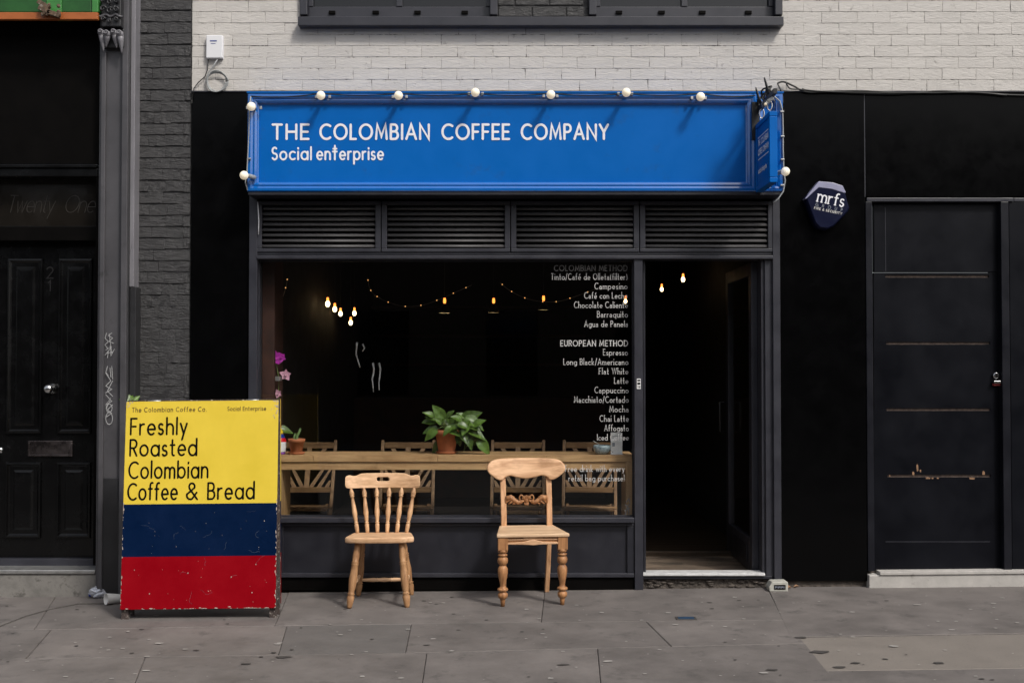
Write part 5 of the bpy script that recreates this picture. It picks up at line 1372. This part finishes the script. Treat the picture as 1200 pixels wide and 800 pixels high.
for i, (bs, tp, dy, tilt) in enumerate(LV):
    yy_ = .26+dy-.02; a = Vector((W(bs[0],bs[1],yy_)[0], yy_, W(bs[0],bs[1],yy_)[1]))-pb0; b_ = Vector((W(tp[0],tp[1],yy_-.02)[0], yy_-.02-.01*(i%3), W(tp[0],tp[1],yy_-.02)[1]))-pb0
    d = (b_-a); Lg = d.length; d.normalize()
    nrm = Vector((random.uniform(-.3,.3), -1*(1.1-tilt*.3), .5+tilt*.5)); nrm = (nrm - d*nrm.dot(d)).normalized(); xx_ = d.cross(nrm).normalized()
    mtx = Matrix((xx_, d, nrm)).transposed().to_4x4()
    o = put('leaf', lms[i % 5], pl_, world=False); base_L = (.105,.1155,.08925,.126,.09975)[i%5]
    s_ = Lg/base_L; mtx = Matrix.Translation(a) @ mtx @ Matrix.Diagonal((max(s_*1.1,.62), s_, s_, 1)); o.matrix_local = mtx
    rt = Vector((random.uniform(-.03,.03), random.uniform(-.02,.02), .145))
    if bs[1] > 512 and bs[0] > 530: rt = Vector((.12, -.03, .02))
    mid = (rt+a)/2 + Vector((0,0,.03)); stm.tube([rt, rt.lerp(mid,.5)+Vector((0,0,.008)), mid, a], .0022, 5)
put('stem', stm.mesh('stem', M['stem']), pl_, world=False)

cp = thing('cactus_pot', 'small terracotta pot with a stubby green cactus at the left end of the counter', 'plant', (wx(347.5,522,.20), .20, zct))
saucer(cp, .060, M['terracotta']); p_ = pot(cp, .056, .100, M['terracotta']); p_.location.z = .006
put('gravel', MB().lathe((0,0,.092),(0,0,.101), [(0,.05),(.6,.05),(1,.03)], 14).mesh('gravel', M['card']), cp, world=False)
mb = MB(); mb.tube([(0,0,.095),(.005,0,.125),(.018,0,.150),(.024,0,.168)], .010, 8, .008); mb.tube([(-.012,0,.095),(-.016,0,.118),(-.010,0,.135)], .009, 8, .007); mb.ball((.024,0,.17), .009, 8, 6); mb.ball((-.010,0,.137), .008, 8, 6)
put('cactus', mb.mesh('cactus', M['cactus']), cp, world=False)

vs = thing('vase', 'white glazed vase with red, blue and yellow bands half hidden behind the A-board', 'vase', (wx(327,520,.20), .20, zct))
segs_ = [(0,.018,.042,.040,'vase_purple'),(.018,.085,.045,.050,'ceramic'),(.085,.112,.050,.040,'vase_red'),(.112,.138,.040,.030,'vase_blue'),(.138,.175,.030,.016,'vase_yellow')]
body = MB()
for i, (a, b_, ra, rb_, m_) in enumerate(segs_):
    body.cm = i; body.lathe((0,0,a),(0,0,b_), [(0,ra),(.5,(ra+rb_)/2+.003),(1,rb_)], 20, caps=(i in (0,4)))
put('body', body.mesh('body', [M[q[4]] for q in segs_]), vs, world=False)
put('stopper', MB().ball((0,0,.190), .016, 12, 8).mesh('stopper', M['vase_red']), vs, world=False)

orc = thing('orchid', 'magenta and pale pink orchid on thin stems behind the top of the A-board', 'orchid', (wx(318,520,.42), .42, zct))
ob = Vector(orc.location)
saucer(orc, .05, M['terracotta']); p_ = pot(orc, .055, .10, M['terracotta']); p_.location.z = .006
sm = MB()
def opt(a, b_, y=.36): x, z = W(a, b_, y); return Vector((x, y, z))-ob
sm.tube([Vector((0,0,.1)), opt(322,500), opt(326,470), opt(327,445), opt(324,428), opt(318,418)], .003, 6)
sm.tube([Vector((.01,0,.1)), opt(316,500), opt(312,470), opt(308,445), opt(308,424)], .003, 6)
put('stem', sm.mesh('stem', M['stem']), orc, world=False)
def flower(a, b_, s_, m, y=.33, tw=0):
    s_ *= 1.3; c = opt(a, b_, y); mb = MB()
    for k in range(5):
        g = 2*math.pi*k/5+tw+.3; d = Vector((math.cos(g), 0, math.sin(g))); w_ = Vector((-math.sin(g), 0, math.cos(g))); L_ = s_*(1 if k % 2 else .85)
        i0 = len(mb.v); mb.v += [tuple(c), tuple(c+d*L_*.5+w_*L_*.38+Vector((0,-.006,0))), tuple(c+d*L_+Vector((0,-.010,0))), tuple(c+d*L_*.5-w_*L_*.38+Vector((0,-.006,0)))]
        mb.face([i0,i0+1,i0+2,i0+3])
    mb.ball(c+Vector((0,-.012,-.004)), s_*.22, 8, 6); put('flower', mb.mesh('flower', m), orc, world=False)
flower(323,420,.045,M['petal']); flower(330,418.5,.032,M['petal'],tw=.5); flower(309,419,.038,M['petal'],.35,.9); flower(316,424,.030,M['petal_pale'],.35,.2)
flower(335,439,.036,M['petal_pale'],.32,1.2); flower(326,461,.026,M['petal_pale'],.34,.4); flower(309,465,.020,M['petal_pale'],.36,.2)
lf_ = MB(); a = Vector((wx(330,505,.16),.2,zct+.12))-ob
o = put('leaf', lms[3], orc, world=False); o.matrix_local = Matrix.Translation(opt(325,503,.25)) @ Matrix.Rotation(R(-85),4,'Z') @ Matrix.Rotation(R(50),4,'Y') @ Matrix.Diagonal((.9,.85,1,1))

sb = thing('sugar_bowl', 'blue grey glazed bowl with a teaspoon near the right end of the counter', 'bowl', (wx(705.5,522,.20), .20, zct))
put('bowl', MB().lathe((0,0,0),(0,0,.062), [(0,.030),(.05,.034),(.25,.050),(.55,.060),(.8,.062),(1,.058),(1,.054),(.8,.056),(.7,.001)], 24).mesh('bowl', M['bowl']), sb, world=False)
put('spoon', MB().tube([(.01,0,.05),(-.05,.0,.085),(-.062,0,.092)], .0025, 6).mesh('spoon', M['steel']), sb, world=False)
cs = thing('table_card', 'small white upright card stand at the right end of the counter', 'card', (wx(722.5,515,.18), .18, zct))
cd = put('card', MB().box(-.040,.040,-.004,.004,.006,.150).mesh('card', M['card']), cs, world=False, bevel=.001)
put('base', MB().box(-.042,.042,-.022,.022,0,.006).mesh('base', M['plastic']), cs, world=False)
mb = MB().box(-.030,-.012,-.0052,-.0041,.055,.080); mb.box(-.030,-.024,-.0052,-.0041,.014,.020); mb.box(-.030,.024,-.0052,-.0041,.125,.127); mb.box(-.030,.018,-.0052,-.0041,.112,.114); mb.box(-.030,.020,-.0052,-.0041,.100,.102)
put('card_print', mb.mesh('card_print', M['grey_print']), cd, world=False)

# ------------------------------------------------------------------ lamps hanging in the room
def hang_shade(px_, py_, y, label, glow=1.0, first=None):
    x, z = W(px_, py_, y)          # rim centre
    t = thing('pendant_lamp', label, 'lamp', (x, y, z), 0, 'shaded pendant lamps over the room')
    sh = MB().lathe((0,0,0),(0,0,.085), [(0,.052),(.15,.050),(.55,.034),(.9,.016),(1,.012)], 20, caps=False); put('shade', sh.mesh('shade', M['shade']), t, world=False)
    inn_ = MB().lathe((0,0,.001),(0,0,.08), [(0,.050),(.15,.048),(.55,.032),(.9,.014)], 20, caps=False); put('shade_lining', inn_.mesh('shade_lining', M['enamel']), t, world=False)
    put('bulb', MB().ball((0,0,.020), .017*glow, 10, 8).mesh('bulb', M['lamp_white']), t, world=False)
    put('socket', MB().lathe((0,0,.088),(0,0,.135), [(0,.010),(.4,.013),(1,.010)], 10).mesh('socket', M['lamp_orange']), t, world=False)
    put('cord', MB().tube([(0,0,.136),(0,0,RZ1-z)], .003, 5).mesh('cord', M['cable_black']), t, world=False)
hang_shade(521,366.8,2.6,'shaded pendant lamp left of the middle of the window, brightest of the three shades')
hang_shade(578.5,366.3,3.0,'shaded pendant lamp between the two other shaded lamps', .7)
hang_shade(637,363.0,3.4,'shaded pendant lamp hanging nearest to the menu lettering', .7)
def hang_bulb(px_, py_, y, label, rr=.022, tint='lamp_white', grp='bare filament bulbs glowing in the room'):
    x, z = W(px_, py_, y); t = thing('pendant_bulb', label, 'lamp', (x, y, z), 0, grp)
    put('bulb', MB().ball((0,0,0), rr, 12, 8, (.85,.85,1.15)).mesh('bulb', M[tint]), t, world=False)
    put('neck', MB().lathe((0,0,rr*1.1),(0,0,rr*1.1+.03), [(0,rr*.5),(1,rr*.4)], 8).mesh('neck', M['lamp_orange']), t, world=False)
    put('cord', MB().tube([(0,0,rr*1.1+.031),(0,0,RZ1-z)], .0025, 5).mesh('cord', M['cable_black']), t, world=False)
for (a, b_, y, s_, lab) in ((384,356,2.4,.024,'bare glowing bulb, upper left of the cluster of five'),(392.3,362.3,2.8,.023,'bare glowing bulb, second from the left in the cluster of five'),
   (399,367.5,3.2,.022,'bare glowing bulb, third from the left in the cluster of five'),(415.3,367,3.0,.021,'bare glowing bulb, rightmost of the cluster of five'),
   (411,378,3.4,.022,'bare glowing bulb, lowest of the cluster of five'),(733,353,2.0,.016,'small bare bulb glowing beside the right edge of the menu'),
   (775.5,339,3.0,.018,'bare glowing bulb in the open doorway, lower left of the two'),(800.5,327.5,2.5,.020,'bare glowing bulb in the open doorway, upper right of the two')):
    hang_bulb(a, b_, y, lab, s_)
def fairy(label, pts, y, n):
    P = [W(a, b_, y) for a, b_ in pts]; out = []
    for i in range(len(P)-1):
        p0 = P[max(i-1,0)]; p1 = P[i]; p2 = P[i+1]; p3 = P[min(i+2,len(P)-1)]
        for k in range(6):
            t = k/6; out.append(tuple([.5*((2*p1[j])+(-p0[j]+p2[j])*t+(2*p0[j]-5*p1[j]+4*p2[j]-p3[j])*t*t+(-p0[j]+3*p1[j]-3*p2[j]+p3[j])*t*t*t) for j in (0,1)]))
    out.append(P[-1])
    t = thing('fairy_lights', label, 'string lights', (out[0][0], y, out[0][1]))
    build('wire', MB().tube([(a, y, b_) for a, b_ in out], .0028, 5), M['wirec'], t)
    mb = MB()
    for k in range(n):
        q = out[int((len(out)-1)*(k+.5)/n)]; mb.ball((q[0], y-.004, q[1]), .0045, 6, 4)
    build('tiny_bulb', mb, M['fairy'], t, kind='stuff')
M['wirec'] = mat('copper_wire', (.22,.17,.13), rough=.5, bump=0, metal=.3)
fairy('looped fairy light string left of the first shaded pendant lamp', [(431,325),(433,337),(440,346),(455,354),(475,359),(497,357),(519,349),(537,341),(553,334)], 1.6, 9)
fairy('looped fairy light string swagging towards the menu lettering', [(586,331),(597,340),(615,349),(636,353.5),(655,353),(675,347),(700,338)], 1.6, 7)
fairy('fairy light string dangling beside the orchid at the left jamb', [(337,326),(334,340),(327,360),(320,378),(314,398),(311,410)], .8, 8)
# soft window glints, put in as thin white shapes inside the room
def glint_shape(label, strokes, y, m):
    t = thing('window_glint', label, 'strip', (*[W(strokes[0][0][0], strokes[0][0][1], y)[0]], y, W(600, strokes[0][0][1], y)[1]))
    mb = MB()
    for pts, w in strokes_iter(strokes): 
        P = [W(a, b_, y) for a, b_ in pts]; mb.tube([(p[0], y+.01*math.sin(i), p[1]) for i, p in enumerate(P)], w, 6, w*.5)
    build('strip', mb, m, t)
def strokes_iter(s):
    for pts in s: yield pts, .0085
M['glint_white'] = mat('white_glint', (.85,.85,.85), rough=.3, bump=0)
glint_shape('added thin white curved shape standing for a window glint, left of the paired glints', [[(418.5,401),(417.5,408),(417,415),(419,421),(421,427),(422,430)],[(425,403),(427,408),(424.5,411.5)]], 1.0, M['glint_white'])
glint_shape('added pair of white upright shapes standing for window glints, below the left fairy lights', [[(437,425),(438,432),(437.5,438),(436,444),(437,450),(438,459)],[(444,425),(445.5,432),(445,440),(444,448),(444.5,457)]], 1.0, M['glint_white'])

# ------------------------------------------------------------------ small things on the ground
x, y = G(911, 690)
BBS = .86
bb = thing('bait_box', 'small cream plastic box with a dark window on the pavement at the door post', 'box', (x-.01, -.085, gz(x)))
mb = MB(); bx2 = [(-.070,0),(-.074,.035),(-.050,.074),(.062,.076),(.072,.070),(.072,.0)]
put('case', MB().prism(bx2[::-1], -.055, .055).mesh('case', M['cream']), bb, world=False, bevel=.006, seg=3)
put('window', MB().box(-.036,.052,-.0585,-.054,.016,.052).mesh('window', M['black_matt']), bb, world=False, bevel=.002)
mb = MB()
for k in range(7): mb.box(-.030+.011*k, -.024+.011*k, -.0600, -.0586, .026+.004*(k%2), .042)
put('window_print', mb.mesh('window_print', M['grey_print']), bb, world=False)
bb.scale = (BBS, BBS, BBS)
x, y = G(136, 708)
pc = thing('paper_cup', 'white paper cup lying on its side behind the left leg of the A-board', 'cup', (x-.022, y+.03, gz(x)+.037), R(42))
put('cup', MB().lathe((.05,0,-.008),(-.055,0,0), [(0,.024),(.02,.026),(.96,.035),(1,.037),(1,.033),(.2,.024),(.1,.001)], 20).mesh('cup', M['paper_cup']), pc, world=False)
x, y = G(113, 701)
pb_ = thing('crumpled_bottle', 'crumpled clear plastic bottle lying against the foot of the pilaster', 'litter', (x, y+.03, gz(x)))
mb = MB(); rd = random.Random(5); mb.ball((0,0,.034), .050, 12, 9, (1.25,.7,.72))
mb.v = [(v[0]*(1+rd.uniform(-.22,.22)), v[1]*(1+rd.uniform(-.22,.22)), max(.001, v[2]*(1+rd.uniform(-.2,.2)))) for v in mb.v]; mb.sm = [False]*len(mb.sm)
bt_ = put('bottle', mb.mesh('bottle', M['foil']), pb_, world=False)
put('cap', MB().lathe((-.055,-.01,.02),(-.04,-.01,.022), [(0,.012),(1,.012)], 10).mesh('cap', M['vase_blue']), pb_, world=False)
# dry leaf and weed
wd = thing('weed', 'small green weed growing out of the brick pier behind the A-board', 'weed', (wx(157,467), -.12, wz(470)))
for k in range(6):
    o = put('leaf', lms[k % 5], wd, world=False); g = -1.2+.5*k
    o.matrix_local = Matrix.Translation((.012*k-.03,0,0)) @ Matrix.Rotation(g*.6,4,'Y') @ Matrix.Rotation(R(70),4,'X') @ Matrix.Diagonal((.5,.62,.5,1))
x, y = G(929, 690)
dl = MB(); 
for k in range(5):
    rd = random.Random(k); a = (x+rd.uniform(-.04,.04), -.03+rd.uniform(-.03,.02)); i0 = len(dl.v); z = gz(a[0])+.006
    dl.v += [(a[0]-.016,a[1],z),(a[0],a[1]-.012,z+.012),(a[0]+.016,a[1],z+.004),(a[0],a[1]+.012,z+.016)]; dl.face([i0,i0+1,i0+2,i0+3])
tag(build('dry_leaves', dl, M['raw_wood']), 'few dry brown leaves gathered against the black cladding beside the bait box', 'litter')

# ------------------------------------------------------------------ terrace across the street (seen only in reflections)
op = thing('terrace_building', 'dark brick terrace on the far side of the street behind the viewer', 'building', (0,-17,-.1))
build('wall', MB().box(-22,22,-18,-17,-.4,6.9), M['brown_brick'], op)
for i in range(-7, 8):
    for z in (.9, 4.1):
        build('window', MB().box(i*2.8-.55, i*2.8+.55, -17.0, -16.96, z, z+1.8), M['dark_pane'], op)
